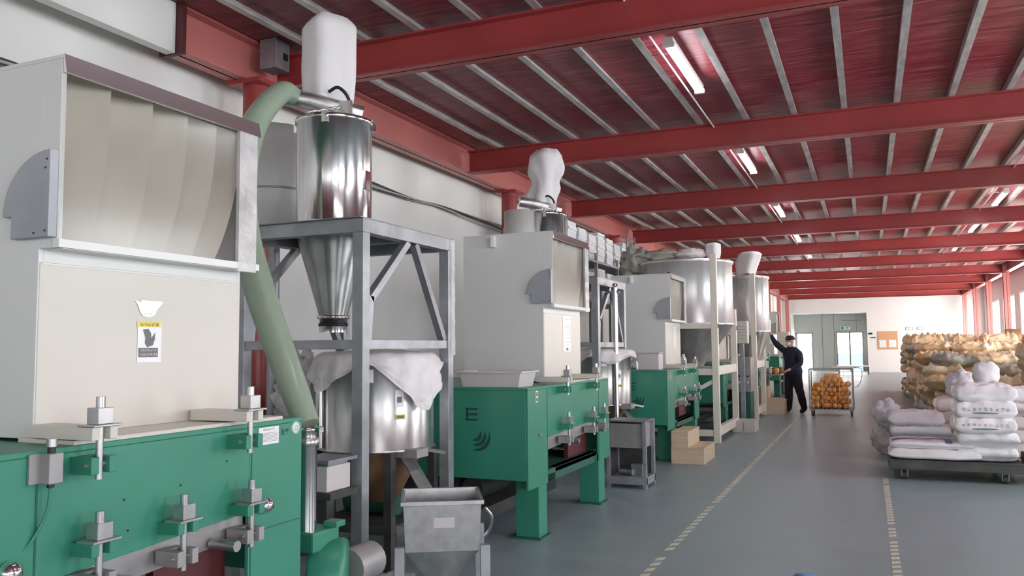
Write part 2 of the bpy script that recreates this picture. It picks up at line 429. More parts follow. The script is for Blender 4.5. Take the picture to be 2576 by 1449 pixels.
# left far windows
struct(MB().box(-4.60, -4.50, 31.0, YE-0.01, 0, 4.515), 'wall_partition', 'wall_white')
lsegs = []
for i, (a, b) in enumerate(lsegs):
    o = thing('window_%d' % (i+13), (XL, (a+b)/2, 1.0), None, None); o['kind'] = 'structure'
    L = (b-a)/2; fr = MB()
    fr.box(0.0, 0.06, -L, L, 0, 0.06).box(0.0, 0.06, -L, L, 2.54, 2.6)
    for k in range(4): yy = -L+0.03+(2*L-0.06)*k/3; fr.box(0.0, 0.06, yy-0.03, yy+0.03, 0.06, 2.54)
    fr.build('window_frame', 'wall_white', o)
    for k in range(3):
        y0 = -L+0.06+(2*L-0.06)*k/3; y1 = -L+(2*L-0.06)*(k+1)/3
        MB().box(0.02, 0.03, y0, y1, 0.06, 2.54).build('pane', 'window_lit', o)

# girders and columns
def ibeam_x(mb, x0, x1, y, z0, z1, fw=0.18, t=0.012):
    mb.box(x0, x1, y-fw/2, y+fw/2, z0, z0+t+0.006).box(x0, x1, y-fw/2, y+fw/2, z1-t-0.006, z1).box(x0, x1, y-0.008, y+0.008, z0, z1)
def ibeam_y(mb, y0, y1, x, z0, z1, fw=0.2, t=0.018):
    mb.box(x-fw/2, x+fw/2, y0, y1, z0, z0+t).box(x-fw/2, x+fw/2, y0, y1, z1-t, z1).box(x-0.01, x+0.01, y0, y1, z0, z1)
GX = -5.5
g = MB(); ibeam_y(g, 5.30, YE-0.005, GX, 4.1, 4.515, 0.22)
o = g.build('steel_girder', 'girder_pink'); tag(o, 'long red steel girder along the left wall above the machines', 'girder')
e = MB().box(GX-0.11, GX+0.16, 5.26, 5.30, 4.06, 4.515); e.build('end_plate', 'red_dark', o)
g = MB(); ibeam_y(g, Y0+0.01, YE-0.005, 4.72, 4.1, 4.515, 0.2)
tag(g.build('steel_girder', 'red_paint'), 'red steel girder along the window side of the hall', 'girder')
g = MB(); ibeam_y(g, 31.0, YE-0.01, -4.22, 4.1, 4.515, 0.2)
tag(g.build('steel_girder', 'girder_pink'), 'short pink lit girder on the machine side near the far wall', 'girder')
for k, y in enumerate([35.2, 40.0, 44.9, 49.6]):
    t = thing('partition_column', (-4.22, y, 0), ['first', 'second', 'third', 'last'][k]+' pinkish column along the far machine side partition', 'column', 0, 'columns along the far partition')
    c = MB(); c.box(-0.09, 0.09, -0.1, -0.088, 0, 4.1).box(-0.09, 0.09, 0.088, 0.1, 0, 4.1).box(-0.006, 0.006, -0.09, 0.09, 0, 4.1)
    c.build('shaft', 'girder_pink', t); MB().box(-0.13, 0.13, -0.13, 0.13, 0, 0.015).build('base_plate', 'red_dark', t)
# white boxed soffit before the girder starts
struct(MB().box(GX-0.02, GX+0.08, Y0+0.01, 5.255, 4.07, 4.515), 'trim_2', 'wall_paint')
BY = [-7.6, -3.0, 1.75, 6.57, 10.95, 15.6, 20.3, 25.0, 29.8, 34.9, 39.7, 44.4, 49.2]
names = {3: 'nearest red cross beam at the top of the view', 4: 'second nearest red cross beam, behind the first tube lamp', 5: 'third red cross beam with pale dusty top edge'}
for i, y in enumerate(BY):
    b = MB(); ibeam_x(b, GX+0.11 if y < 31 else -4.12, 4.62, y, 4.1, 4.43)
    o = b.build('cross_beam', 'red_paint')
    if i in names: tag(o, names[i], 'beam', 'red cross beams under the ceiling')
    elif i < 3: tag(o, 'red cross beam overhead near the camera, out of view', 'beam', 'red cross beams under the ceiling')
    else: tag(o, ['fourth red cross beam, above the cream framed tank', 'fifth red cross beam from the front', 'sixth red cross beam from the front', 'seventh red cross beam from the front',
                  'eighth red cross beam from the front', 'third red cross beam from the far wall', 'second red cross beam from the far wall', 'last red cross beam next to the white far wall'][i-6], 'beam', 'red cross beams under the ceiling')
    if i in (4, 6):   # slim white conduit along the top
        pass
ords = ['column behind the nearest hose and stand', 'column hidden behind the second machine drum', 'column behind the wire mesh and white trays', 'fourth red column along the left wall', 'fifth red column along the left wall',
        'sixth red column along the left wall', 'red column at the far left corner by the bright doorway']
for k, y in enumerate([6.3, 12.5, 18.7, 24.9, 31.1, 37.3, 43.5]):
    t = thing('steel_column', (GX+0.08, y, 0), 'round red steel ' + ords[k] if k < 3 else ords[k], 'column', 0, 'red columns along the left wall')
    MB().tube([(0, 0, 0.02), (0, 0, 4.06)], 0.13, 20).build('shaft', 'red_paint', t)
    MB().box(-0.2, 0.2, -0.2, 0.2, 4.06, 4.1).build('cap_plate', 'red_paint', t, 0.003)
    MB().box(-0.2, 0.2, -0.2, 0.2, 0, 0.02).build('base_plate', 'red_dark', t)
for k, y in enumerate([1.75, 10.95, 20.3, 29.8, 34.9, 39.7, 44.4, 49.2]):
    lab = ['red column by the windows near the camera, out of view', 'red column by the windows, out of view to the right', 'red column by the windows, just right of view',
           'nearest dark red column at the right edge of the view', 'second dark red column right of the yellow sacks', 'third slim red column before the bright windows', 'fourth slim red column before the bright windows', 'pinkish column where the window side meets the far wall'][k]
    t = thing('window_column', (4.72, y, 0), lab, 'column', 0, 'red columns on the window side')
    c = MB(); c.box(-0.1, 0.1, -0.1, -0.088, 0, 4.1).box(-0.1, 0.1, 0.088, 0.1, 0, 4.1).box(-0.006, 0.006, -0.1, 0.1, 0, 4.1)
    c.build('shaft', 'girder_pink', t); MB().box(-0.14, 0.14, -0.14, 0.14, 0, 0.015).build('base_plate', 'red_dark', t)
# purlins: galvanised channels resting on the beams
pm = MB().box(-0.035, 0.035, Y0+0.02, YE-0.02, 4.43, 4.437).box(-0.035, -0.030, Y0+0.02, YE-0.02, 4.437, 4.519).box(0.030, 0.035, Y0+0.02, YE-0.02, 4.437, 4.452)
ORD = ['first', 'second', 'third', 'fourth', 'fifth', 'sixth', 'seventh', 'eighth', 'ninth', 'tenth', 'eleventh', 'twelfth', 'thirteenth', 'fourteenth', 'fifteenth', 'sixteenth', 'seventeenth']
first = None
for k in range(17):
    x = -5.1+0.59*k-0.0
    x = -0.17+0.59*(k-8)
    if first is None: first = pm.build('roof_purlin', 'purlin_galv'); o = first
    else: o = clone(first)
    o.location = (x, 0, 0)
    tag(o, ORD[k]+' galvanised ceiling purlin counted from the left girder', 'purlin', 'galvanised purlins under the red deck')

# fluorescent lamps with conduit
def lamp(x, y, lab):
    t = thing('tube_lamp', (x, y, 4.40), lab, 'lamp', 0, 'fluorescent lamps under the ceiling')
    MB().box(-0.045, 0.045, -0.80, 0.80, -0.02, 0.03).build('housing', 'sticker_white', t, 0.004)
    for s in (-1, 1): MB().tube([(s*0.03, -0.76, -0.045), (s*0.03, 0.76, -0.045)], 0.014, 8).build('tube', 'tube_lit', t)
    for s in (-0.785, 0.785): MB().box(-0.055, 0.055, s-0.015, s+0.015, -0.065, -0.021).build('end_cap', 'sticker_white', t)
    MB().bar((-0.27, -0.35, 0.036), (0.0, -0.35, 0.036), 0.012).build('hanger', 'galv', t)
    return t
for y, lab in ((3.2, 'fluorescent lamp overhead just out of view'),
               (8.4, 'nearest bright fluorescent tube lamp under the ceiling'), (13.15, 'second fluorescent tube lamp, behind the second cross beam'),
               (18.2, 'third fluorescent tube lamp, behind the third cross beam'), (23.0, 'fourth fluorescent tube lamp down the left row'), (27.5, 'fifth fluorescent tube lamp down the left row')):
    lamp(-1.64, y, lab)
for y, lab in ((3.2, 'window side fluorescent lamp near the camera, out of view'), (8.4, 'window side fluorescent lamp right of view'), (13.2, 'window side fluorescent lamp beyond the right edge'),
               (18.6, 'fluorescent tube lamp at the right edge of the view'), (23.0, 'window side fluorescent lamp above the yellow sacks'), (27.5, 'small far fluorescent lamp on the window side')):  # the middle lamp over the sacks is added to brighten the pile
    lamp(2.49, y, lab)
cd = MB(); cd.tube([(-1.78, -13.9, 4.40), (-1.78, 30, 4.40)], 0.011, 8)
tag(cd.build('lamp_conduit', 'sticker_white'), 'thin white conduit running beside the row of lamps', 'conduit')
cd = MB(); cd.tube([(2.30, -13.9, 4.40), (2.30, 30, 4.40)], 0.011, 8)
tag(cd.build('lamp_conduit', 'sticker_white'), 'thin white conduit beside the window side lamps', 'conduit')

# cable bundle on the left wall
t = thing('cable_bundle', (XL+0.04, 9, 3.6), 'sagging grey cable bundle along the white left wall', 'cable')
for j in range(4):
    pts = [(0.02+0.012*j, -8+i*0.8, 0.08-0.012*(i % 4)*0.6-0.02*j+0.03*math.sin(i*0.9+j*1.3)-0.004*i) for i in range(19)]
    MB().tube(smooth_path(pts, 3), 0.013, 6).build('cable', 'cable' if j % 2 else 'dark_grey', t)

# grey bracket box on the girder behind the filter bag
t = thing('junction_box', (-5.24, 6.34, 4.22), 'grey box with black mark on the girder behind the white filter bag', 'junction box')
MB().box(-0.10, 0.10, -0.10, 0.10, 0, 0.295).build('housing', 'galv', t, 0.004)
MB().box(0.10, 0.103, 0.0, 0.07, 0.10, 0.17).build('black_mark', 'black', t)

# ================================================================= FLOOR MARKINGS
def tape(x, y0, y1, per, lab, skew, wd=0.055):
    t = thing('floor_tape', (x, y0, 0), lab, 'floor tape')
    n = int((y1-y0)/per); me = None
    for i in range(n):
        yy = i*per; h = per*0.5
        if me is None:
            m = MB().add([(-wd/2, 0, 0.0015), (wd/2, skew, 0.0015), (wd/2, skew+h, 0.0015), (-wd/2, h, 0.0015),
                          (-wd/2, 0, 0.0), (wd/2, skew, 0.0), (wd/2, skew+h, 0.0), (-wd/2, h, 0.0)],
                         [(0,1,2,3),(4,7,6,5),(0,4,5,1),(1,5,6,2),(2,6,7,3),(3,7,4,0)])
            o = m.build('stripe', 'tape_stripe', t); me = o
        else:
            if random.random() < 0.05: continue
            o = me.copy(); COL.objects.link(o); o.parent = t
        o.location = (0, yy, 0)
tape(-1.41, 4.6, 22.0, 0.155, 'dashed cream floor tape between the machines and the aisle', 0.05)
tape(0.12, 4.6, 10.4, 0.125, 'dashed cream floor tape leading to the loaded trolley', 0.03)
tag(MB().lathe((-0.43, 5.80, 0), [(0.0, 0.0015), (0.075, 0.0015), (0.075, 0)], 24).build('floor_dot', 'blue_mark'), 'blue round mark on the floor at the bottom of the view', 'floor mark')

# ================================================================= MACHINES
XF = -2.42
def glyph_row(mb, u0, u1, v0, v1, n, seed, P):
    # small illegible print marks; P(u,v,w) maps to 3D
    rnd = random.Random(seed); w = (u1-u0)/n
    for i in range(n):
        a = u0+i*w+w*0.10; b = u0+(i+1)*w-w*0.10; L = b-a; Hh = v1-v0
        for k in range(4):
            if rnd.random() < 0.75:
                h = v0+Hh*(k/4+0.06*rnd.random()); c = a+L*0.35*rnd.random(); d = b-L*0.35*rnd.random()
                mb.add([P(c, h), P(d, h), P(d, h+Hh*0.11), P(c, h+Hh*0.11)], [(0,1,2,3)])
        for k in range(3):
            if rnd.random() < 0.7:
                c = a+L*(0.08+0.36*k); e0 = v0+Hh*0.5*rnd.random()*(k != 1); e1 = v1-Hh*0.4*rnd.random(); sl = L*0.12*(rnd.random()-0.5)
                mb.add([P(c+sl, e0), P(c+sl+L*0.10, e0), P(c+L*0.10, e1), P(c, e1)], [(0,1,2,3)])
def clamp(parent, y, z0, z1, kind):
    # swing bolt: upper bracket, rod, nut, lower bracket; front plane x=0
    top_m = 'cream' if kind == 'top' else 'green'
    bot_m = 'green' if kind == 'top' else 'grey_steel'


    o = MB(); o.tube([(0.075, y, z0-0.02), (0.075, y, z1+0.035)], 0.012, 10)
    root = o.build('clamp_bolt', 'zinc', parent)
    x0 = -0.20 if kind == 'top' else -0.01
    MB().prism([(x0, y-0.05), (0.10, y-0.05), (0.10, y-0.02), (0.03, y-0.02), (0.03, y+0.02), (0.10, y+0.02), (0.10, y+0.05), (x0, y+0.05)], 2, z1-0.055, z1-0.0125).build('upper_bracket', top_m, root, 0.002)
    MB().box(0.035, 0.115, y-0.055, y+0.055, z1-0.012, z1-0.004).box(0.048, 0.102, y-0.03, y+0.03, z1-0.004, z1+0.05).tube([(0.075, y, z1+0.05), (0.075, y, z1+0.085)], 0.015, 8).build('nut', 'zinc', root, 0.002)
    MB().prism([(-0.01, y-0.05), (0.10, y-0.05), (0.10, y-0.02), (0.03, y-0.02), (0.03, y+0.02), (0.10, y+0.02), (0.10, y+0.05), (-0.01, y+0.05)], 2, z0, z0+0.055).build('lower_bracket', bot_m, root, 0.002)
    MB().tube([(0.075, y-0.06, z0+0.03), (0.075, y+0.06, z0+0.03)], 0.009, 8).build('pin', 'zinc', root)
    return root
def make_machine(y0, lab, dims, tops, lows, near=False, far=False):
    yB, yC, yD, b0, b1 = [v-y0 for v in dims]
    t = thing('foam_machine', (XF, y0, 0), lab, 'machine', 0, 'green and cream machines along the left')
    DX = -1.95
    # green base: side walls, front skin, posts
    MB().box(-0.02, 0, 0, yB, 0.41, 1.17).box(-0.02, 0, yC, yD, 0.41, 1.17).add(
        [(0, yB, 0.77), (0, yC, 0.82), (0, yC, 1.17), (0, yB, 1.17), (-0.02, yB, 0.77), (-0.02, yC, 0.82), (-0.02, yC, 1.17), (-0.02, yB, 1.17)],
        [(0,1,2,3),(4,7,6,5),(0,4,5,1),(1,5,6,2),(2,6,7,3),(3,7,4,0)]).build('front_panel', 'green', t, 0.003)
    MB().box(DX, -0.02, 0, 0.03, 0.48, 1.17).build('side_panel', 'green', t, 0.004)
    MB().box(DX, -0.02, yD-0.03, yD, 0.48, 1.17).build('side_panel', 'green', t, 0.004)
    MB().box(DX, 0.0, 0, yD, 1.17, 1.19).build('top_plate', 'green', t, 0.003)
    MB().box(DX, DX+0.03, 0.03, yD-0.03, 0.48, 1.17).build('back_panel', 'green_dark', t)
    # panel joints on the front
    j = MB()
    for yy in (yB-0.008, yC+0.01): j.box(-0.005, 0.002, yy, yy+0.006, 0.42, 1.17)
    j.box(-0.005, 0.002, yC+0.015, yD, 0.73, 0.735)
    j.build('panel_joint', 'green_dark', t)
    # legs with foot plates
    for (a, b) in ((yB-0.20, yB-0.02), (yC+0.0, yC+0.19)):
        MB().box(-0.20, -0.004, a, b, 0.012, 0.48).build('leg', 'green', t, 0.003)
        MB().box(-0.24, 0.02, a-0.03, b+0.03, 0, 0.012).build('foot_plate', 'green_dark', t)
    for a in (0.15, yD-0.40):
        MB().box(DX+0.05, DX+0.25, a, a+0.25, 0, 0.48).build('leg', 'green_dark', t)
    # inner works seen through the opening
    MB().add([(-0.03, yB, 0.66), (-0.03, yC, 0.72), (-0.03, yC, 0.84), (-0.03, yB, 0.80), (-0.05, yB, 0.66), (-0.05, yC, 0.72), (-0.05, yC, 0.84), (-0.05, yB, 0.80)],
        [(0,1,2,3),(4,7,6,5),(0,4,5,1),(1,5,6,2),(2,6,7,3),(3,7,4,0)]).build('apron_plate', 'grey_steel', t, 0.002)
    MB().prism([(-0.06, 0.72), (-0.9, 0.40), (-0.9, 0.72)], 1, yB+0.02, yC-0.02).build('discharge_hopper', 'grey_steel', t)
    MB().box(-0.16, -0.12, yB+(yC-yB)*0.60, yC-0.005, 0.505, 0.715).build('red_guard', 'red_dark', t)
    MB().box(-0.55, -0.03, yB+0.05, yC-0.0, 0.46, 0.50).box(-0.10, -0.03, yB+0.25, yC, 0.40, 0.50).build('lower_tray', 'green_dark', t, 0.004)
    MB().box(-1.7, -0.5, 0.2, yD-0.2, 0.10, 0.20).box(-1.6, -0.9, 0.3, yD-0.5, 0.20, 0.42).build('drive_base', 'dark_grey', t)
    if not near:
        m = MB().tube([(-0.75, 0.55, 0.30), (-0.75, 1.15, 0.30)], 0.10, 16)
        m.build('motor', 'dark_grey', t)
    # logo print on the near side panel
    pr = MB()
    ex, ez = -0.53, 1.03
    for q in (0, 0.042, 0.084): pr.box(ex, ex+0.10, -0.002, 0.0, ez-q-0.016, ez-q)
    pr.box(ex, ex+0.02, -0.002, 0.0, ez-0.10, ez)
    pr.build('logo_letter', 'print_dark', t, normals=False); pr = MB()
    for q, rr in enumerate((0.075, 0.115, 0.155)):
        c = (-0.48, 0.86); N = 10; a0, a1 = -1.45, -0.12
        for k in range(N):
            u = a0+(a1-a0)*k/N; v = a0+(a1-a0)*(k+1)/N; wd = 0.032*math.sin(PI*(k+0.7)/(N+0.9))
            wd2 = 0.032*math.sin(PI*(k+1.7)/(N+0.9)) if k < N-1 else 0.004
            P = lambda r, a: (c[0]+r*math.cos(a), -0.002, c[1]+r*math.sin(a))
            pr.add([P(rr, u), P(rr+wd, u), P(rr+wd2, v), P(rr, v)], [(0,1,2,3)])
    pr.build('logo_swirl', 'print_dark', t, normals=False)
    # cream cabinet
    bx = -0.23; wx = -0.14; BX = -1.03
    MB().box(bx-0.05, -0.005, b0-0.02, b1+0.03, 1.19, 1.205).build('base_trim', 'cream', t, 0.002)
    cab = MB().box(BX, bx-0.004, b0, b0+0.02, 1.2, 2.53).box(BX, bx-0.004, b1-0.02, b1, 1.2, 2.53).box(BX, BX+0.02, b0+0.02, b1-0.02, 1.2, 2.53).box(BX, wx, b0, b1, 2.53, 2.545)
    cab.box(bx-0.004, wx-0.004, b0, b0+0.02, 1.86, 2.53).box(bx-0.004, wx-0.004, b1-0.02, b1, 1.86, 2.53).build('cabinet', 'cream_side', t, 0.003)
    fp = MB().box(bx-0.02, bx, b0+0.004, b1-0.004, 1.205, 1.815).build('front_cover', 'cream', t, 0.004)
    MB().box(bx-0.005, bx+0.003, b0+0.01, b1-0.01, 1.806, 1.812).build('cover_edge', 'cream_side', fp)
    MB().box(bx-0.03, bx-0.005, b0+0.02, b1-0.02, 1.815, 1.865).box(bx-0.03, wx+0.0, b0+0.02, b1-0.02, 1.858, 1.865).build('window_sill', 'cream_side', t)
    # observation window
    wr = MB().box(wx-0.02, wx+0.012, b0-0.005, b1+0.005, 1.86, 1.89).build('window_rail', 'wall_white', t, 0.002)
    hs = MB().box(wx-0.30, wx-0.29, b0+0.02, b1-0.02, 1.865, 2.53).build('window_back', 'cream_side', t)
    MB().box(wx-0.004, wx, b0+0.002, b1-0.01, 1.89, 2.535).build('window_pane', 'pane_clear', t)
    MB().add([(wx+0.004, b0, 2.545), (wx+0.004, b1, 2.545), (wx+0.018, b1, 2.478), (wx+0.018, b0, 2.478), (wx, b0, 2.545), (wx, b1, 2.545), (wx+0.001, b1, 2.478), (wx+0.001, b0, 2.478)],
             [(0,3,2,1),(4,5,6,7),(0,1,5,4),(1,2,6,5),(2,3,7,6),(3,0,4,7)]).build('top_strip', 'strip_steel', t)
    MB().box(wx-0.004, wx+0.014, b1-0.135, b1-0.02, 1.85, 2.49).build('clear_strip', 'film_clear', t)
    CUR = (0.02, 0.20, 0.40, 0.585, 0.75, 0.90)
    for q in range(5):
        m = MB(); vs = []; N = 16
        for i in range(N+1):
            s_ = i/N; z = 2.52-s_*0.645
            yl_ = CUR[q]-(0.10+0.02*q)*s_**2.2*(1 if q else 0); yr_ = CUR[q+1]-(0.08+0.02*q)*s_**2.4+0.03
            for k in range(6):
                u = k/5
                vs.append((wx-0.15+0.115*u**1.5-0.03*math.sin(u*PI)*(0.4+s_)-0.06*s_*(1-u), b0+max(0.025, min(0.97, yl_+(yr_-yl_)*u)), z))
        m.add(vs, [(i*6+k, i*6+k+1, (i+1)*6+k+1, (i+1)*6+k) for i in range(N) for k in range(5)], True)
        m.build('inner_curtain', 'curtain', t, normals=False)
    # quarter round galvanised cover on the near side
    N = 14; cx_, cz = wx-0.006, 1.975
    poly = [(cx_, cz-0.08), (cx_-0.19, cz-0.08), (cx_-0.19, cz), (cx_-0.235, cz)] + [(cx_-0.235*math.cos(PI/2*k/N), cz+0.225*math.sin(PI/2*k/N)) for k in range(1, N+1)]
    sc = MB().prism(poly, 1, b0-0.035, b0-0.001).build('side_cover', 'cover_galv', t, 0.002)
    rv = MB()
    for px, pz in ((cx_-0.015, cz+0.19), (cx_-0.02, cz+0.16), (cx_-0.015, cz-0.06), (cx_-0.07, cz-0.065)): rv.tube([(px, b0-0.038, pz), (px, b0-0.034, pz)], 0.004, 6)
    rv.build('rivet', 'dark_grey', sc)
    # lifting eye bracket near the top
    MB().box(-0.73, -0.69, b0-0.06, b0, 2.42, 2.53).box(-0.80, -0.69, b0-0.012, b0, 2.50, 2.53).build('lifting_eye', 'sticker_white', t, 0.006)
    for y, z0, z1 in tops: clamp(t, y-y0, z0, z1, 'top')
    for y, z0, z1 in lows: clamp(t, y-y0, z0, z1, 'low')
    ys = [y-y0 for y, _, _ in lows]
    for yy, zz in ((ys[0]+0.16, 0.70), (ys[-1]-0.12, 0.73)): MB().tube([(-0.02, yy, zz), (0.11, yy, zz)], 0.022, 12).build('push_handle', 'zinc', t)
    return t
def knob(parent, y, z):
    MB().lathe((0, 0, 0), [(0.0, 0.05), (0.02, 0.047), (0.034, 0.03), (0.036, 0.012), (0.028, 0)], 20).build('dome_knob', 'chrome', parent, loc=(0, y, z), rot=(0, PI/2, 0))
m1 = make_machine(1.45, 'nearest green and cream machine with warning stickers on its cover', (1.83, 2.80, 3.15, 1.98, 2.99),
    [(1.99, 1.10, 1.265), (2.715, 1.10, 1.265)], [(2.0, 0.72, 0.89), (2.365, 0.715, 0.885), (2.73, 0.72, 0.885)], near=True)
knob(m1, 2.885-1.45, 0.835); knob(m1, 1.735-1.45, 0.835)
# m1 stickers and switch
xs = -0.23+0.0015
def quad(mb, y0, y1, z0, z1, x): mb.add([(x, y0, z0), (x, y1, z0), (x, y1, z1), (x, y0, z1)], [(0,1,2,3)])
PY = lambda x: (lambda u, v: (x, u, v))
oy = -1.45
mb = MB(); quad(mb, 2.41+oy, 2.53+oy, 1.455, 1.615, xs); tag(mb.build('warning_sheet', 'sticker_white', m1), 'pale warning sheet', None)
mb = MB(); quad(mb, 2.405+oy, 2.525+oy, 1.595, 1.617, xs+0.001); s = mb.build('warning_heading', 'sticker_yellow', m1)
mb = MB(); glyph_row(mb, 2.42+oy, 2.515+oy, 1.599, 1.613, 5, 3, PY(xs+0.002)); mb.build('heading_print', 'brown_rust', s, normals=False)
mb = MB(); quad(mb, 2.415+oy, 2.512+oy, 1.475, 1.512, xs+0.001); s = mb.build('caption_block', 'print_grey', m1)
mb = MB(); glyph_row(mb, 2.425+oy, 2.502+oy, 1.498, 1.507, 8, 5, PY(xs+0.002)); glyph_row(mb, 2.420+oy, 2.508+oy, 1.481, 1.491, 10, 6, PY(xs+0.002)); mb.build('caption_print', 'sticker_white', s, normals=False)
mb = MB(); X = xs+0.001
mb.add([(X, 2.435+oy, 1.585), (X, 2.462+oy, 1.588), (X, 2.475+oy, 1.572), (X, 2.478+oy, 1.552), (X, 2.497+oy, 1.575), (X, 2.495+oy, 1.545), (X, 2.485+oy, 1.522), (X, 2.458+oy, 1.515), (X, 2.445+oy, 1.530), (X, 2.448+oy, 1.552)], [tuple(range(10))])
mb.build('hand_pictogram', 'print_grey', m1)
mb = MB()
pl = [(2.388, 1.706), (2.400, 1.697), (2.418, 1.694), (2.430, 1.704), (2.452, 1.699), (2.478, 1.700), (2.500, 1.701), (2.535, 1.699), (2.520, 1.683), (2.503, 1.668), (2.494, 1.648), (2.478, 1.638), (2.455, 1.635), (2.432, 1.640), (2.418, 1.655), (2.410, 1.676)]
mb.add([(X+0.001, u+oy, v) for u, v in pl], [tuple(range(len(pl)))])
s = mb.build('logo_sticker', 'sticker_silver', m1)
mb = MB(); glyph_row(mb, 2.44+oy, 2.478+oy, 1.644, 1.652, 5, 8, PY(xs+0.004)); mb.build('sticker_print', 'print_grey', s, normals=False)
mb = MB(); quad(mb, 2.853+oy, 2.985+oy, 1.09, 1.165, 0.002); s = mb.build('instruction_plate', 'sticker_white', m1)
mb = MB(); glyph_row(mb, 2.88+oy, 2.955+oy, 1.150, 1.160, 7, 9, PY(0.003))
for q in range(7): quad(mb, 2.865+oy, 2.975+oy, 1.138-q*0.006, 1.1395-q*0.006, 0.003)
mb.build('plate_print', 'print_grey', s, normals=False)
MB().lathe((0, 0, 0), [(0, 0.003), (0.030, 0.003), (0.030, 0)], 24).build('round_sticker', 'sticker_white', m1, loc=(0.0, 3.105+oy, 1.145), rot=(0, PI/2, 0))
MB().lathe((0, 0, 0), [(0.026, 0.0035), (0.029, 0.0035)], 24).lathe((0, 0, 0), [(0.008, 0.0035), (0.011, 0.0035)], 12).build('round_print', 'exit_green', m1, loc=(0.0, 3.105+oy, 1.145), rot=(0, PI/2, 0))
mb = MB(); glyph_row(mb, 3.0+oy, 3.06+oy, 1.12, 1.15, 2, 12, PY(0.002)); mb.build('green_print', 'print_dark', m1, normals=False)
sw = MB().box(0, 0.012, 1.79+oy, 1.83+oy, 1.085, 1.18).box(0.0, 0.055, 1.825+oy, 1.875+oy, 1.085, 1.18).build('limit_switch', 'grey_steel', m1, 0.003)
MB().tube([(0.03, 1.85+oy, 1.18), (0.03, 1.85+oy, 1.20)], 0.012, 10).tube([(0.03, 1.85+oy, 1.072), (0.03, 1.85+oy, 1.085)], 0.011, 10).build('gland', 'black', sw)
MB().tube([(0.03, 1.85+oy, 1.20), (0.03, 1.85+oy, 1.225)], 0.016, 10).build('roller_cap', 'zinc', sw)
MB().tube(smooth_path([(0.03, 1.85+oy, 1.07), (0.025, 1.845+oy, 1.0), (0.01, 1.82+oy, 0.93), (-0.002, 1.79+oy, 0.885)], 5), 0.005, 8).build('switch_cable', 'green', sw)
hs = MB()
for (yy, zz) in ((2.16, 0.98), (2.665, 1.05), (2.18, 0.87), (2.42, 0.99)): hs.tube([(0, yy+oy, zz), (0.003, yy+oy, zz)], 0.004, 6)
hs.build('screw_hole', 'black', m1)

D2 = (6.33, 7.70, 8.05, 6.87, 7.88)
m2 = make_machine(5.91, 'second green machine, a pale plastic tub on its near end', D2, [(6.62, 1.12, 1.265), (7.42, 1.12, 1.265)], [(6.64, 0.70, 0.87), (7.33, 0.72, 0.87), (7.66, 0.72, 0.88)])
mb = MB(); quad(mb, 7.36-5.91, 7.58-5.91, 1.46, 1.80, -0.228)
s = mb.build('notice_sheet', 'sticker_white', m2)
mb = MB()
for q in range(8): glyph_row(mb, 7.40-5.91+0.06*(q % 2), 7.56-5.91, 1.76-q*0.035, 1.775-q*0.035, 8, 20+q, PY(-0.2265))
mb.build('notice_print', 'tub_plastic', s, normals=False)
mb = MB(); quad(mb, 7.45-5.91, 7.50-5.91, 1.475, 1.495, -0.2265); mb.build('notice_stamp', 'print_grey', s)
mb = MB(); quad(mb, 0.16, 0.21, 1.07, 1.16, 0.002); s = mb.build('label_plate', 'sticker_white', m2)
mb = MB(); quad(mb, 0.168, 0.202, 1.12, 1.15, 0.003); quad(mb, 0.168, 0.202, 1.08, 1.105, 0.003); mb.build('plate_print', 'brown_rust', s)
MB().box(0, 0.02, 0.22, 0.25, 0.80, 0.825).build('latch', 'zinc', m2, 0.003)
# third to sixth machine: copies
def copy_machine(src, y, lab):
    c = clone(src); c.location = (XF, y, 0); c['label'] = lab; return c
m3 = copy_machine(m2, 10.71, 'third green machine with wooden steps and steel tank beside it')
m4 = copy_machine(m2, 15.15, 'fourth green machine between the two cream framed tanks')
m5 = copy_machine(m2, 20.45, 'fifth green machine where the man in navy reaches up')
m6 = copy_machine(m2, 25.40, 'sixth green machine far down the row behind the man')

# tubs on the machines
def tub(x, y, z, lab, rz=0, sc=1):
    t = thing('plastic_tub', (x, y, z), lab, 'tub', rz, 'pale plastic tubs standing on the machines')
    W, L, Hh = 0.27*sc, 0.17*sc, 0.125*sc
    m = MB()
    def ring(a, b, z): return [(-a, -b, z), (a, -b, z), (a, b, z), (-a, b, z)]
    vs = ring(W*0.90, L*0.88, 0) + ring(W, L, Hh) + ring(W-0.008, L-0.008, Hh) + ring(W*0.9-0.008, L*0.88-0.008, 0.008)
    fs = [(3, 2, 1, 0), (12, 13, 14, 15)]
    for r in range(3):
        for k in range(4): fs.append((r*4+k, r*4+(k+1) % 4, r*4+4+(k+1) % 4, r*4+4+k))
    m.add(vs, fs); m.build('tub_body', 'tub_plastic', t, 0.004)
    r = MB(); w2, l2 = W+0.018, L+0.018
    r.box(-w2, w2, -l2, -L, Hh-0.012, Hh+0.002).box(-w2, w2, L, l2, Hh-0.012, Hh+0.002).box(-w2, -W, -L, L, Hh-0.012, Hh+0.002).box(W, w2, -L, L, Hh-0.012, Hh+0.002)
    r.build('rim', 'tub_plastic', t, 0.003)
    return t
tub(-2.77, 6.13, 1.19, 'pale pink plastic tub on the second machine')
t = thing('plastic_bin', (-2.72, 11.02, 1.19), 'tall square pale pink bin on the third machine', 'container')
MB().box(-0.15, 0.15, -0.12, 0.12, 0, 0.22).build('container_body', 'tub_plastic', t, 0.012); MB().box(-0.158, 0.158, -0.128, 0.128, 0.22, 0.235).build('container_lid', 'tub_plastic', t, 0.005)

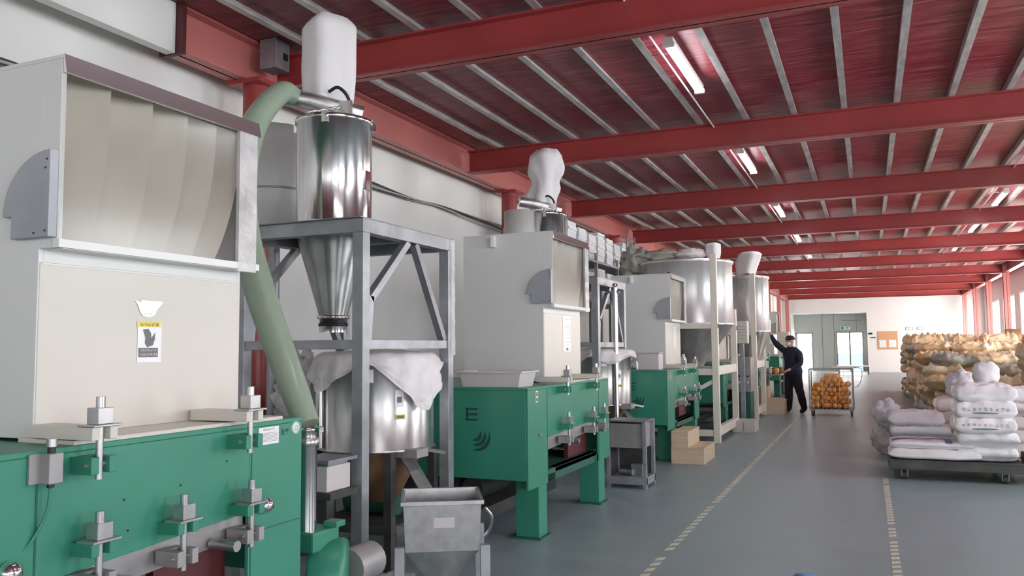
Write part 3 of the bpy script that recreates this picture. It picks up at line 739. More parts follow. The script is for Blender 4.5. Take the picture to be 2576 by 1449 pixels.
# ================================================================= LOADER STANDS
def galv_stand(y0, y1, lab, x0=-3.92, x1=-2.90, zt=2.30):
    cx_, cy_ = (x0+x1)/2, (y0+y1)/2
    t = thing('steel_stand', (cx_, cy_, 0), lab, 'stand', 0, 'galvanised loader stands')
    X0, X1, Ya, Yb = x0-cx_, x1-cx_, y0-cy_, y1-cy_
    p = 0.08
    for x, y in ((X0, Ya), (X1-p, Ya), (X0, Yb-p), (X1-p, Yb-p)):
        q = MB().box(x, x+p, y, y+p, 0, zt-0.06).build('post', 'galv', t, 0.003)
        MB().box(x-0.02, x+p+0.02, y-0.02, y+p+0.02, 0, 0.008).build('foot_plate', 'galv_dark', q)
    f = MB()
    f.box(X0, X1, Ya, Ya+p, zt-0.06, zt+0.03).box(X0, X1, Yb-p, Yb, zt-0.06, zt+0.03).box(X0, X0+p, Ya+p, Yb-p, zt-0.06, zt+0.03).box(X1-p, X1, Ya+p, Yb-p, zt-0.06, zt+0.03)
    f.build('top_frame', 'galv', t, 0.003)
    MB().box(X0-0.0, X1, Ya-0.03, Yb+0.02, zt+0.03, zt+0.036).build('deck_lip', 'galv_dark', t)
    zl = 1.53
    for a, b, c, d in ((X0+p, X1-p, Ya+0.01, Ya+0.07), (X0+p, X1-p, Yb-0.07, Yb-0.01)):
        MB().box(a, b, c, d, zl-0.03, zl+0.03).build('rail', 'galv', t, 0.002)
    for a, b in ((X0+0.01, X0+0.07), (X1-0.07, X1-0.01)):
        MB().box(a, b, Ya+p, Yb-p, zl-0.03, zl+0.03).build('rail', 'galv', t, 0.002)
    for X in (X0+0.04, X1-0.04):
        MB().bar((X, Ya+0.60, zt-0.06), (X, Ya+0.13, 1.82), 0.05, 0.05, (1, 0, 0)).bar((X, Ya+0.13, 1.84), (X, Ya+0.10, zl+0.03), 0.05, 0.05, (1, 0, 0)).build('brace', 'galv', t)
        MB().bar((X, Ya+0.70, zt-0.06), (X, Yb-0.10, zl+0.03), 0.05, 0.05, (1, 0, 0)).build('brace', 'galv_dark', t)
    MB().box(X0+p, X1-p, -0.03, 0.03, zt-0.055, zt+0.02).build('cross_member', 'galv_dark', t)
    return t
st1 = galv_stand(4.37, 5.60, 'galvanised steel stand right of the nearest machine, carrying the steel loader')
st2 = galv_stand(9.28, 10.50, 'galvanised steel stand between the second and third machines')
# milky film wrapped on the aisle rear post of the first stand
mb = MB(); vs = []
for i in range(24):
    z = 1.45+i*0.038
    for k in range(8):
        a = 2*PI*k/8; r = 0.038+0.012*noise.noise(Vector((k*1.3, i*0.7, 2)))
        vs.append((0.505+r*math.cos(a)*0.6, 0.60+r*math.sin(a), z))
mb.add(vs, [(i*8+k, i*8+(k+1) % 8, (i+1)*8+(k+1) % 8, (i+1)*8+k) for i in range(23) for k in range(8)], True)
tag(mb.build('post_film', 'film_clear', st1), 'milky plastic film', None)

def cyclone(x, y, lab, zb=2.34, ht=0.80, r=0.268):
    t = thing('steel_loader', (x, y, zb), lab, 'loader', 0, 'stainless loader hoppers on the stands')
    b = MB().lathe((0, 0, 0), [(r+0.02, 0), (r+0.02, 0.012), (r, 0.012), (r, 0.05), (r+0.004, 0.055), (r, 0.06), (r, ht-0.03), (r+0.012, ht-0.03), (r+0.012, ht), (0.0, ht+0.01)], 40)
    b.build('barrel', 'stainless', t)
    cn = MB().lathe((0, 0, 0), [(r+0.045, -0.012), (r+0.045, 0), (r, 0), (r, -0.02), (0.10, -0.60), (0.10, -0.62)], 36).build('cone', 'cone_steel', t)
    MB().lathe((0, 0, 0), [(0.10, -0.60), (0.112, -0.60), (0.112, -0.625), (0.096, -0.625), (0.096, -0.72)], 28).build('outlet_neck', 'stainless', cn)
    MB().lathe((0, 0, 0), [(0.096, -0.655), (0.104, -0.655), (0.104, -0.675), (0.096, -0.675)], 28).build('clamp_ring', 'black', cn)
    for a in (0.4, 2.0, 3.5, 5.1): MB().box(r*math.cos(a)*1.02-0.02, r*math.cos(a)*1.02+0.02, r*math.sin(a)*1.02-0.02, r*math.sin(a)*1.02+0.02, ht-0.07, ht+0.012).build('toggle_latch', 'chrome', t, 0.003)
    MB().box(r-0.005, r+0.02, -0.03, 0.03, 0.28, 0.42).build('sight_latch', 'chrome', t, 0.003)
    # inlet pipe sloping over the lid
    ip = MB().tube([(-0.24, -0.25, ht+0.15), (-0.10, -0.16, ht+0.13), (0.20, 0.06, ht+0.05)], 0.062, 18).build('inlet_pipe', 'stainless_dull', t)
    MB().box(-0.10, 0.20, -0.09, -0.07, ht+0.02, ht+0.12).build('guide_plate', 'chrome', t)
    MB().tube(smooth_path([(0.02, -0.10, ht+0.2), (0.10, -0.1, ht+0.22), (0.16, -0.06, ht+0.14), (0.10, 0.05, ht+0.02)], 5), 0.012, 8).build('wire_clip', 'black', t)
    ch = MB()
    for k in range(7): ch.tube([(-0.08+k*0.04, -0.2-0.012*(k % 2), ht+0.035), (-0.05+k*0.04, -0.19+0.012*(k % 2), ht+0.045)], 0.011, 6)
    ch.build('chain', 'chrome', t)
    return t
L1 = cyclone(-3.50, 4.90, 'mirror bright loader hopper on the nearest stand')
L2 = cyclone(-3.76, 9.80, 'smaller looking steel loader drum behind the second machine top', 2.34, 0.86)
def canister(x, y, lab, r=0.26, z=2.34, ht=0.86):
    t = thing('grey_canister', (x, y, z), lab, 'canister', 0, 'dull grey canisters beside the loaders')
    MB().lathe((0, 0, 0), [(0, 0), (r, 0), (r, ht*0.75), (r-0.01, ht*0.76), (r-0.012, ht), (0, ht+0.01)], 32).build('canister_body', 'canister_grey', t)
    MB().lathe((0, 0, 0), [(r, ht*0.44), (r+0.006, ht*0.445), (r+0.006, ht*0.455), (r, ht*0.46)], 32).build('seam_band', 'galv', t)
    return t
c_ = canister(-4.32, 5.25, 'dull grey canister behind the hose, left of the bright loader', 0.27, 2.34, 0.92)
MB().tube([(0, 0, -2.34), (0, 0, 0)], 0.045, 12).lathe((0, 0, -2.34), [(0, 0.015), (0.16, 0.015), (0.16, 0)], 20).build('support_post', 'galv', c_)
canister(-3.95, 9.42, 'dull grey canister beside the loader behind the second machine', 0.20)

# filter bags
def filter_bag(name, loc, r, h, seed, lab, lean=(0, 0), neck=None, taper=1.0):
    t = MB(); N = 24; Mz = 22; vs = []
    for j in range(Mz+1):
        s_ = j/Mz
        k = 0.80+0.20*math.sin(min(1, s_*1.6)*PI/2)
        if s_ > 0.90: k *= 1-0.34*((s_-0.90)/0.10)**1.3
        if neck: k *= 1-0.22*math.exp(-((s_-neck)/0.10)**2)
        k *= 1+(taper-1)*s_
        ox = lean[0]*s_**1.5; oy_ = lean[1]*s_**1.5
        for i in range(N):
            a = 2*PI*i/N; sq = 1/(abs(math.cos(a))**8+abs(math.sin(a))**8)**0.125
            n_ = 1+(0.05+(0.28 if neck else 0))*noise.noise(Vector((math.cos(a)*2+seed, math.sin(a)*2, s_*4)))+(0.03+(0.07 if neck else 0))*noise.noise(Vector((a*3, s_*2, seed)))
            vs.append((r*k*sq*n_*math.cos(a)+ox, r*k*sq*n_*math.sin(a)+oy_, h*s_))
    fs = [(j*N+i, j*N+(i+1) % N, (j+1)*N+(i+1) % N, (j+1)*N+i) for j in range(Mz) for i in range(N)]
    t.add(vs, fs, True); t.add(vs[-N:], [tuple(range(N))], True)
    o = t.build(name, 'filter_cloth', loc=loc, rot=(0, 0, -0.45)); tag(o, lab, 'filter bag', 'white filter bags over the loaders')
    return o
filter_bag('filter_bag', (-3.59, 4.95, 3.152), 0.160, 0.82, 3, 'tall white cloth filter bag on the bright loader', (-0.05, 0.02))
filter_bag('filter_bag', (-3.80, 9.85, 3.215), 0.165, 0.82, 8, 'slumped white filter bag bent above the second machine', (0.10, 0.0), 0.50, 1.05)

# hose and suction pipe
hp = [(-3.70, 4.70, 3.30), (-3.66, 4.50, 3.27), (-3.60, 4.18, 2.98), (-3.50, 3.95, 2.60), (-3.34, 3.79, 2.20), (-3.13, 3.68, 1.84), (-2.90, 3.57, 1.52), (-2.69, 3.47, 1.24), (-2.62, 3.45, 1.12)]
t = thing('suction_hose', hp[-1], 'thick pale green suction hose curving from the loader down to a steel pipe', 'hose')
P0 = Vector(hp[-1])
mb = MB(); pth = [p-P0 for p in smooth_path(hp, 10)]
mb.tube(pth, [0.066+0.022*math.sin(PI*min(1, i/len(pth)*1.1)) for i in range(len(pth))], 24); mb.build('hose_tube', 'hose_green', t)
MB().lathe((0, 0, 0), [(0.062, -0.03), (0.070, -0.03), (0.070, -0.01), (0.062, -0.01)], 24).build('hose_clamp', 'chrome', t)
MB().box(0.05, 0.09, -0.02, 0.02, -0.035, -0.005).build('clamp_screw', 'chrome', t, 0.003)
t = thing('suction_pipe', (-2.62, 3.45, 0.60), 'vertical polished steel pipe below the green hose', 'pipe')
MB().lathe((0, 0, 0), [(0.052, 0), (0.052, 0.485), (0.058, 0.49), (0.058, 0.505), (0.0, 0.505)], 28).build('pipe_tube', 'stainless', t)
MB().lathe((0, 0, 0), [(0.052, 0.42), (0.064, 0.42), (0.064, 0.455), (0.052, 0.455)], 28).build('collar', 'stainless_dull', t)
t = thing('green_blower', (-2.60, 3.52, 0), 'green cast blower at the foot of the steel pipe', 'blower')
MB().box(-0.09, 0.07, -0.13, 0.09, 0.50, 0.60).build('flange_box', 'green', t, 0.01)
MB().lathe((0, 0, 0), [(0, -0.09), (0.19, -0.09), (0.20, -0.07), (0.20, 0.07), (0.19, 0.09), (0, 0.09)], 32).build('volute', 'green', t, loc=(0.04, 0.04, 0.34), rot=(0, PI/2, 0.5))
MB().box(-0.16, 0.18, -0.12, 0.20, 0, 0.16).build('pedestal', 'green_dark', t, 0.006)
MB().tube([(0.02, 0.24, 0.34), (0.02, 0.46, 0.34)], 0.10, 20).build('motor', 'grey_steel', t)
MB().box(0.02, 0.10, 0.02, 0.10, 0.60, 0.63).build('cap_nut', 'green', t, 0.004)

# ================================================================= MIXER UNDER FIRST STAND
def mixer(x, y, lab, full=True, r=0.42):
    t = thing('drum_mixer', (x, y, 0), lab, 'mixer', 0, 'stainless drum mixers')
    MB().lathe((0, 0, 0), [(0, 0.79), (r+0.012, 0.79), (r+0.012, 0.805), (r, 0.81), (r, 1.40), (r+0.02, 1.41), (r+0.02, 1.425), (r-0.02, 1.43), (0, 1.46)], 44).build('drum', 'stainless_dull', t)
    MB().lathe((0, 0, 0), [(0, 0.42), (0.16, 0.42), (0.36, 0.79)], 28).build('gearbox_cone', 'brown_rust', t)
    fr = MB()
    for a in range(4):
        sx, sy = (1 if a & 1 else -1)*r*0.72, (1 if a & 2 else -1)*r*0.72
        MB().box(sx-0.03, sx+0.03, sy-0.03, sy+0.03, 0, 0.79).build('leg', 'dark_grey', t, 0.002)
    MB().box(-r*0.8, r*0.8, -r*0.8, r*0.8, 0.24, 0.30).build('base_frame', 'dark_grey', t, 0.003)
    MB().tube([(-0.25, 0.05, 0.41), (0.16, 0.05, 0.41)], 0.11, 18).build('motor', 'green_dark', t)
    if full:
        # discharge gate and chute toward the aisle
        MB().box(0.30, 0.47, -0.22, -0.06, 0.75, 0.81).build('gate_housing', 'grey_steel', t, 0.004)
        MB().add([(0.34, -0.22, 0.76), (0.34, -0.06, 0.76), (0.62, -0.20, 0.50), (0.62, -0.36, 0.50), (0.34, -0.22, 0.745), (0.34, -0.06, 0.745), (0.62, -0.20, 0.485), (0.62, -0.36, 0.485)],
                 [(0,1,2,3),(4,7,6,5),(0,4,5,1),(1,5,6,2),(2,6,7,3),(3,7,4,0)]).build('chute', 'zinc', t)
        MB().bar((0.36, -0.04, 0.80), (0.56, 0.02, 0.77), 0.05, 0.02).build('gate_lever', 'zinc', t)
        # latch and stickers on the drum, placed on the side facing the camera
        def on_drum(ang, z0, z1, wdt, m, nm, off=0.004, th=0.004):
            mm = MB(); n = 5
            for k in range(n):
                a0 = ang-wdt/2/r+wdt/r*k/n; a1 = ang-wdt/2/r+wdt/r*(k+1)/n
                P = lambda a, z, q: ((r+q)*math.cos(a), (r+q)*math.sin(a), z)
                mm.add([P(a0, z0, off), P(a1, z0, off), P(a1, z1, off), P(a0, z1, off)], [(0,1,2,3)])
            return mm.build(nm, m, t)
        on_drum(-0.62, 1.10, 1.22, 0.065, 'sticker_white', 'warning_label'); on_drum(-0.62, 1.13, 1.17, 0.035, 'print_grey', 'label_symbol', 0.006)
        on_drum(-0.60, 1.015, 1.05, 0.075, 'sticker_yellow', 'yellow_label')
        on_drum(-0.60, 1.023, 1.042, 0.055, 'print_grey', 'label_symbol', 0.006)
        MB().box(r*math.cos(-1.25)-0.03, r*math.cos(-1.25)+0.02, r*math.sin(-1.25)-0.05, r*math.sin(-1.25), 1.14, 1.34).build('lid_latch', 'black', t, 0.006)
        on_drum(-1.13, 1.27, 1.36, 0.07, 'sticker_white', 'tag', 0.01)
        MB().box(r*math.cos(-1.25)-0.035, r*math.cos(-1.25)+0.035, r*math.sin(-1.25)-0.02, r*math.sin(-1.25)+0.01, 0.785, 0.83).build('hinge_plate', 'zinc', t, 0.003)
        MB().tube([(r*math.cos(-2.1), r*math.sin(-2.1)-0.03, 0.82), (r*math.cos(-2.1), r*math.sin(-2.1)-0.03, 1.30)], 0.03, 14).build('drain_pipe', 'stainless', t)
    return t
MX, MY = -3.33, 5.20
mixer(MX, MY, 'stainless drum mixer under the nearest stand, covered with plastic film')
mixer(-3.13, 10.02, 'second drum mixer with film between the second and third machines', True, 0.40)
def sheet(x, y, z, r, skirt, seed, lab, mtl='film_white', N=72):
    mb = MB(); vs = [(0, 0, 0.03)]; rings = [0.35, 0.7, 0.92, 1.0, 1.04]
    M = 10
    for q in rings:
        for i in range(N):
            a = 2*PI*i/N; n_ = noise.noise(Vector((math.cos(a)*3*q, math.sin(a)*3*q, seed)))
            vs.append((r*q*math.cos(a), r*q*math.sin(a), 0.025*(1-q)+0.010*n_ + (0.0 if q < 1 else -0.01 if q == 1.0 else -0.03)))
    for j in range(1, M+1):
        for i in range(N):
            a = 2*PI*i/N; L = skirt(a)*(j/M)
            fold = 0.018*math.sin(a*17+seed)+0.03*noise.noise(Vector((a*4, j*0.35, seed)))
            rr = r*1.04+fold*(j/M)**0.5+0.035*(j/M)
            vs.append((rr*math.cos(a), rr*math.sin(a), -0.03-L))
    K = len(rings)+M
    fs = [(0, 1+i, 1+(i+1) % N) for i in range(N)]
    for q in range(K-1):
        for i in range(N):
            a = 1+q*N+i; b = 1+q*N+(i+1) % N; fs.append((a, b, b+N, a+N))
    mb.add(vs, fs, True)
    o = mb.build('plastic_sheet', mtl, loc=(x, y, z)); tag(o, lab, 'plastic sheet', 'film sheets over the mixers'); return o
def sk1(a):
    a = (a+PI) % (2*PI)-PI
    v = 0.05
    v += 0.34*max(0, 1-abs(a+0.22)/0.85)          # corner toward the right
    v += 0.20*max(0, 1-abs(a+1.95)/0.75)          # middle left drape
    v += 0.36*max(0, 1-abs(abs(a)-2.9)/0.35)      # far left
    return v
sheet(MX, MY, 1.475, 0.43, sk1, 4, 'white film draped over the mixer drum under the nearest stand')
sheet(-3.13, 10.02, 1.475, 0.43, lambda a: 0.10+0.14*max(0, math.sin(a*1.5+2.2))+0.05*math.sin(a*5), 9, 'clear film draped over the second mixer by the third machine')
# crumpled bag behind the hose
tag(blob_mb((0, 0, 0.32), (0.20, 0.16, 0.32), 5, 0.45, 2.6, 24, 18, 0.0).build('crumpled_bag', 'film_clear', loc=(-4.02, 5.22, 0.80)), 'crumpled clear plastic bag hanging behind the green hose', 'plastic bag')
t = thing('side_table', (-4.02, 5.22, 0), 'small dark table under the crumpled bag', 'table')
MB().box(-0.2, 0.2, -0.2, 0.2, 0.76, 0.80).build('table_top', 'dark_grey', t, 0.003)
for sx in (-0.17, 0.17):
    for sy in (-0.17, 0.17): MB().box(sx-0.02, sx+0.02, sy-0.02, sy+0.02, 0, 0.76).build('leg', 'dark_grey', t)
t = thing('scoop_box', (-3.05, 4.20, 0.66), 'small pale box on dark bracket behind the steel pipe', 'box')
MB().box(-0.10, 0.10, -0.12, 0.12, 0, 0.15).build('box_body', 'tub_plastic', t, 0.006); MB().box(-0.13, 0.13, -0.15, 0.15, 0.17, 0.19).box(-0.09, 0.09, -0.1, 0.1, 0.15, 0.17).build('flap', 'galv_dark', t)
t = thing('pipe_bracket', (-3.05, 4.20, 0), 'dark pedestal carrying the small pale box', 'pedestal')
MB().box(-0.16, 0.14, -0.14, 0.14, 0.62, 0.66).box(-0.04, 0.04, -0.04, 0.04, 0.03, 0.62).box(-0.15, 0.15, -0.15, 0.15, 0, 0.03).build('pedestal_body', 'dark_grey', t)

# hopper cart in front of the stand
t = thing('hopper_cart', (-2.40, 4.47, 0), 'square steel hopper cart with tapered bottom right of the stand', 'hopper', 0.52)
W = 0.225
def frustum(mb, w0, w1, z0, z1, th=0.006):
    vs = [(-w0,-w0,z0),(w0,-w0,z0),(w0,w0,z0),(-w0,w0,z0),(-w1,-w1,z1),(w1,-w1,z1),(w1,w1,z1),(-w1,w1,z1)]
    a, b = w0-th, w1-th
    vs += [(-a,-a,z0),(a,-a,z0),(a,a,z0),(-a,a,z0),(-b,-b,z1),(b,-b,z1),(b,b,z1),(-b,b,z1)]
    fs = []
    for k in range(4):
        k2 = (k+1) % 4
        fs += [(k,k2,k2+4,k+4), (k+8,k+12,k2+12,k2+8), (k,k+8,k2+8,k2), (k+4,k2+4,k2+12,k+12)]
    mb.add(vs, fs)
b = MB(); frustum(b, W*0.94, W, 0.335, 0.62); b.build('bin', 'zinc', t)
b = MB(); frustum(b, W*0.32, W*0.94, 0.13, 0.335); b.build('tapered_bottom', 'stainless_dull', t)
r_ = MB(); r_.box(-W-0.015, W+0.015, -W-0.015, -W, 0.60, 0.625).box(-W-0.015, W+0.015, W, W+0.015, 0.60, 0.625).box(-W-0.015, -W, -W, W, 0.60, 0.625).box(W, W+0.015, -W, W, 0.60, 0.625)
r_.build('rim', 'zinc', t, 0.002)
for sx in (-1, 1):
    for sy in (-1, 1):
        MB().box(sx*(W+0.02)-0.028, sx*(W+0.02)+0.028, sy*(W+0.0)-0.02, sy*(W+0.0)+0.02, 0.0, 0.37 if sy < 0 else 0.40).build('leg', 'galv', t, 0.002)
mb = MB(); mb.add([(-0.05, -W*0.985-0.003, 0.53), (0.07, -W*0.985-0.003, 0.53), (0.07, -W*0.965-0.003, 0.47), (-0.05, -W*0.965-0.003, 0.47)], [(0,1,2,3)]); mb.build('paper_label', 'tub_plastic', t)
MB().tube(smooth_path([(W+0.03, -0.12, 0.56), (W+0.07, -0.10, 0.50), (W+0.06, -0.06, 0.42), (W+0.03, -0.05, 0.38)], 5), 0.010, 8).build('side_handle', 'zinc', t)
tag(blob_mb((0, 0, 0.07), (0.15, 0.10, 0.07), 3, 0.4, 2.5, 18, 12, 0.0).build('film_scrap', 'film_clear', loc=(-2.68, 4.45, 0.0)), 'crumpled plastic scrap on the floor left of the hopper cart', 'plastic scrap')

# slatted rack low behind machine two and between stands
t = thing('floor_grate', (-3.3, 7.4, 0), 'low dark grate under the second machine', 'grate')
for k in range(7): MB().box(-0.45, 0.15, -0.9+k*0.26, -0.84+k*0.26, 0.02, 0.08).build('slat', 'dark_grey', t)
MB().box(-0.45, -0.40, -0.95, 0.85, 0, 0.02).box(0.10, 0.15, -0.95, 0.85, 0, 0.02).build('runner', 'dark_grey', t)

# pipes beside the second stand
t = thing('steel_standpipe', (-2.82, 9.72, 0), 'slim steel standpipe with elbow beside the second stand', 'pipe')
MB().tube([(0, 0, 0), (0, 0, 2.22)], 0.03, 14).build('pipe_tube', 'stainless', t); MB().tube([(-0.12, 0, 2.17), (0.06, 0, 2.17)], 0.02, 10).build('cross_pipe', 'chrome', t); MB().lathe((0, 0, 2.22), [(0.035, 0), (0.035, 0.05), (0, 0.06)], 14).build('cap', 'chrome', t)
tag(blob_mb((0, 0, 0.12), (0.10, 0.16, 0.13), 11, 0.5, 3.0, 20, 14, 0.0).build('film_scrap', 'film_clear', loc=(-3.06, 10.93, 1.19)), 'crumpled clear film on the near corner of the third machine', 'plastic scrap')

# small open cabinet in the gap
t = thing('open_cabinet', (-2.42, 8.86, 0), 'small open steel cabinet in the gap after the second machine', 'cabinet')
CW, CD, CH = 0.20, 0.18, 0.70
for sx in (-1, 1):
    for sy in (-1, 1): MB().box(sx*CW-0.02, sx*CW+0.02, sy*CD-0.02, sy*CD+0.02, 0.0, CH).build('post', 'galv', t, 0.002)
MB().box(-CW-0.02, CW+0.02, -CD-0.02, CD+0.02, CH, CH+0.015).build('top_plate', 'galv_dark', t)
MB().box(-CW-0.02, CW+0.02, -CD-0.025, CD+0.02, 0.04, 0.12).build('bottom_tray', 'galv', t, 0.003)
MB().box(-CW+0.02, CW-0.02, CD-0.01, CD, 0.12, CH).box(-CW, -CW+0.005, -CD+0.02, CD-0.02, 0.12, CH).build('back_panel', 'dark_grey', t)
MB().box(-CW+0.02, CW-0.02, -CD+0.02, CD-0.02, 0.42, 0.68).build('inner_box', 'grey_steel', t, 0.004)
MB().tube([(-0.1, -0.05, 0.16), (0.05, -0.1, 0.16)], 0.035, 10).box(0.02, 0.14, -0.08, 0.0, 0.12, 0.24).build('inner_fitting', 'zinc', t)

# ================================================================= TANK FRAMES
def tank_frame(y0, y1, x0, x1, r, cx, zt, zb, lab, labt, film_seed):
    cy = (y0+y1)/2
    t = thing('tank_stand', ((x0+x1)/2, cy, 0), lab, 'frame', 0, 'cream steel frames carrying the tanks')
    X0, X1, Ya, Yb = x0-(x0+x1)/2, x1-(x0+x1)/2, y0-cy, y1-cy; p = 0.10
    for x, y in ((X0, Ya), (X1-p, Ya), (X0, Yb-p), (X1-p, Yb-p)):
        MB().box(x, x+p, y, y+p, 0, zt+0.02 if (x > X0 and y < 0) else zb+0.3).build('post', 'cream_post', t, 0.004)
    for z in (0.10, 1.05):
        MB().box(X1-p+0.01, X1-0.01, Ya+p, Yb-p, z, z+0.14).build('rail', 'cream_post', t, 0.003)
        MB().box(X0+p, X1-p, Ya+0.01, Ya+p-0.01, z, z+0.10).build('rail', 'cream_post', t, 0.003)
    MB().bar((X0+p, Ya+0.05, 0.15), (X1-p, Ya+0.05, 0.95), 0.06, 0.06, (0, 1, 0)).build('brace', 'cream_post', t)
    rm = MB()
    for a in range(4):
        an = a*PI/2+PI/4
    # ring beams either side of the tank
    MB().box(X0, X1, Ya+0.01, Ya+p-0.01, zb-0.08, zb).box(X0, X1, Yb-p+0.01, Yb-0.01, zb-0.08, zb).build('bearer', 'cream_post', t, 0.003)
    MB().box(X0+p, X1-p, Ya+0.02, Yb*0.2, 1.15, 1.17).build('shelf', 'grey_steel', t)
    k = thing('steel_tank', (cx, cy, zb), labt, 'tank', 0, 'stainless storage tanks in cream frames')
    H_ = zt-zb
    MB().lathe((0, 0, 0), [(r+0.015, 0), (r+0.015, 0.03), (r, 0.035), (r, H_-0.05), (r+0.02, H_-0.045), (r+0.02, H_), (r-0.03, H_+0.012), (0, H_+0.06)], 48).build('shell', 'tank_steel', k)
    MB().lathe((0, 0, 0), [(r, 0.0), (0.14, -0.85), (0.14, -0.98), (0, -0.98)], 40).build('cone', 'cone_steel', k)
    MB().box(-r*0.2, -r*0.2+0.06, -r-0.02, -r+0.03, H_*0.72, H_*0.80).build('latch', 'chrome', k, 0.004)
    return t, k
tank_frame(13.13, 15.20, -3.85, -2.16, 0.77, -2.84, 2.93, 1.86, 'cream steel frame of the large tank by the wooden steps', 'large bright stainless tank with film on its lid', 1)
tank_frame(17.45, 18.95, -2.98, -2.10, 0.43, -2.34, 2.97, 1.80, 'second cream steel frame behind the large tank', 'smaller bright stainless tank behind the large one', 2)
# bundles on the tank lids
tag(blob_mb((0, 0, 0.10), (0.42, 0.42, 0.12), 21, 0.3, 2.4, 24, 12, 0.0).build('tank_cover', 'bag_grey', loc=(-3.28, 14.25, 2.965)), 'grey brown tarpaulin heap on the large tank', 'tarpaulin')
tag(blob_mb((0, 0, 0.08), (0.26, 0.22, 0.09), 22, 0.25, 2.4, 20, 12, 0.0).build('film_bundle', 'film_white', loc=(-2.72, 14.0, 2.985)), 'flat white film bundle on the large tank lid', 'plastic bundle')
filter_bag('filter_bag', (-2.33, 13.95, 2.965), 0.10, 0.26, 14, 'short white filter sack on the large tank', (0, 0))
filter_bag('filter_bag', (-2.36, 18.15, 3.04), 0.20, 0.46, 17, 'drooping beige filter sack on the smaller tank', (0.14, 0), None, 0.95)
# white bottle on the shelf inside the large frame
t = thing('white_bottle', (-2.75, 13.35, 1.17), 'small white bottle on the shelf inside the large tank frame', 'bottle')
MB().lathe((0, 0, 0), [(0, 0), (0.05, 0), (0.052, 0.13), (0.03, 0.17), (0.022, 0.18)], 18).build('bottle_body', 'sticker_white', t); MB().lathe((0, 0, 0.18), [(0.026, 0), (0.026, 0.03), (0, 0.03)], 14).build('bottle_cap', 'sticker_white', t)
# cardboard box beyond the large frame
t = thing('pale_carton', (-2.02, 15.15, 0), 'pale low carton on the floor at the far foot of the cream frame', 'carton')
MB().box(-0.22, 0.16, -0.26, 0.30, 0, 0.20).build('carton_body', 'tub_plastic', t, 0.003)
MB().box(-0.03-0.01, -0.03+0.01, -0.262, -0.26, 0.02, 0.18).build('seam', 'grey_steel', t)

# wooden steps
def steps(x1, y0, x0, y1, lab, h1, h2, frac):
    cx, cy = (x0+x1)/2, (y0+y1)/2
    t = thing('wooden_steps', (cx, cy, 0), lab, 'steps', 0, 'pale wooden step boxes')
    X0, X1, Ya, Yb = x0-cx, x1-cx, y0-cy, y1-cy
    MB().box(X0, X1, Ya, Yb, 0, h1-0.018).build('lower_box', 'wood', t, 0.002)
    MB().box(X0-0.0, X1+0.006, Ya-0.006, Yb+0.006, h1-0.018, h1).build('tread', 'wood', t, 0.002)
    xm = X0+(X1-X0)*frac
    MB().box(X0, xm, Ya+0.02, Yb-0.02, h1, h2-0.018).build('upper_box', 'wood', t, 0.002)
    MB().box(X0, xm+0.006, Ya+0.014, Yb-0.014, h2-0.018, h2).build('tread', 'wood', t, 0.002)
    return t
steps(-1.97, 10.70, -2.39, 11.50, 'pale plywood steps in front of the third machine', 0.21, 0.41, 0.52)
steps(-1.74, 19.05, -2.36, 20.2, 'pale wooden step box left of the man in navy', 0.30, 0.58, 0.35)

# trays on a rack behind machines two and three
t = thing('tray_rack', (-4.75, 15.6, 0), 'tall grey rack holding the stacked white trays behind the machines', 'rack')
for z in (2.34, 3.06): MB().box(-0.30, 0.30, -2.75, 2.75, z-0.04, z).build('shelf_board', 'galv_dark', t)
for sy in (-2.72, -1.36, 0, 1.36, 2.72):
    for sx in (-0.28, 0.28): MB().box(sx-0.025, sx+0.025, sy-0.025, sy+0.025, 0, 3.2).build('post', 'galv', t)
tr = MB()
tr.box(-0.22, 0.22, -0.21, 0.21, 0, 0.012).box(-0.22, 0.22, -0.21, -0.20, 0.012, 0.045).box(-0.22, 0.22, 0.20, 0.21, 0.012, 0.045).box(-0.22, -0.21, -0.2, 0.2, 0.012, 0.045).box(0.21, 0.22, -0.2, 0.2, 0.012, 0.045)
first = None
for tier, (z0, cnt) in enumerate(((2.34, 13), (3.06, 12))):
    for k in range(10):
        y = 13.12+k*0.55
        if min(abs(y-q) for q in (15.6-2.72, 15.6-1.36, 15.6, 15.6+1.36, 15.6+2.72)) < 0.0: continue
        for j in range(cnt-(k % 3)):
            if first is None: first = tr.build('white_tray', 'tray_white', bevel=0); o = first
            else: o = clone(first)
            o.location = (-4.75+random.uniform(-0.015, 0.015), y+random.uniform(-0.012, 0.012), z0+j*0.047)
            tag(o, 'white tray in the %s stack from the near end, %s shelf of the rack' % (ORD[k], 'lower' if tier == 0 else 'upper'), 'tray', 'white trays stacked on the %s shelf of the rack' % ('lower' if tier == 0 else 'upper'))
t = thing('wire_mesh_panel', (-4.35, 15.9, 2.3), 'wire mesh guard in front of the red column and trays', 'mesh panel')
MB().box(-0.015, 0.015, -0.015, 0.015, -2.3, 1.45).box(-0.015, 0.015, 0.585, 0.615, -2.3, 1.45).build('upright', 'galv', t)
for k in range(14): MB().bar((0, 0, 0.05+k*0.1), (0, 0.6, 0.05+k*0.1), 0.007).build('wire', 'zinc', t)
for k in range(5): MB().bar((0, 0.1+k*0.1, 0), (0, 0.1+k*0.1, 1.4), 0.007).build('wire', 'zinc', t)
tag(blob_mb((0, 0, 0.30), (0.28, 0.34, 0.34), 31, 0.4, 2.4, 22, 14, 0.0).build('tarpaulin_heap', 'bag_grey', loc=(-3.72, 14.2, 2.62)), 'dark grey tarpaulin heap left of the large tank', 'tarpaulin')
t = thing('side_platform', (-3.98, 14.2, 0), 'grey platform behind the third machine under the tarpaulin heap', 'platform')
MB().box(-0.35, 0.30, -0.4, 0.4, 2.58, 2.62).build('platform_top', 'galv_dark', t)
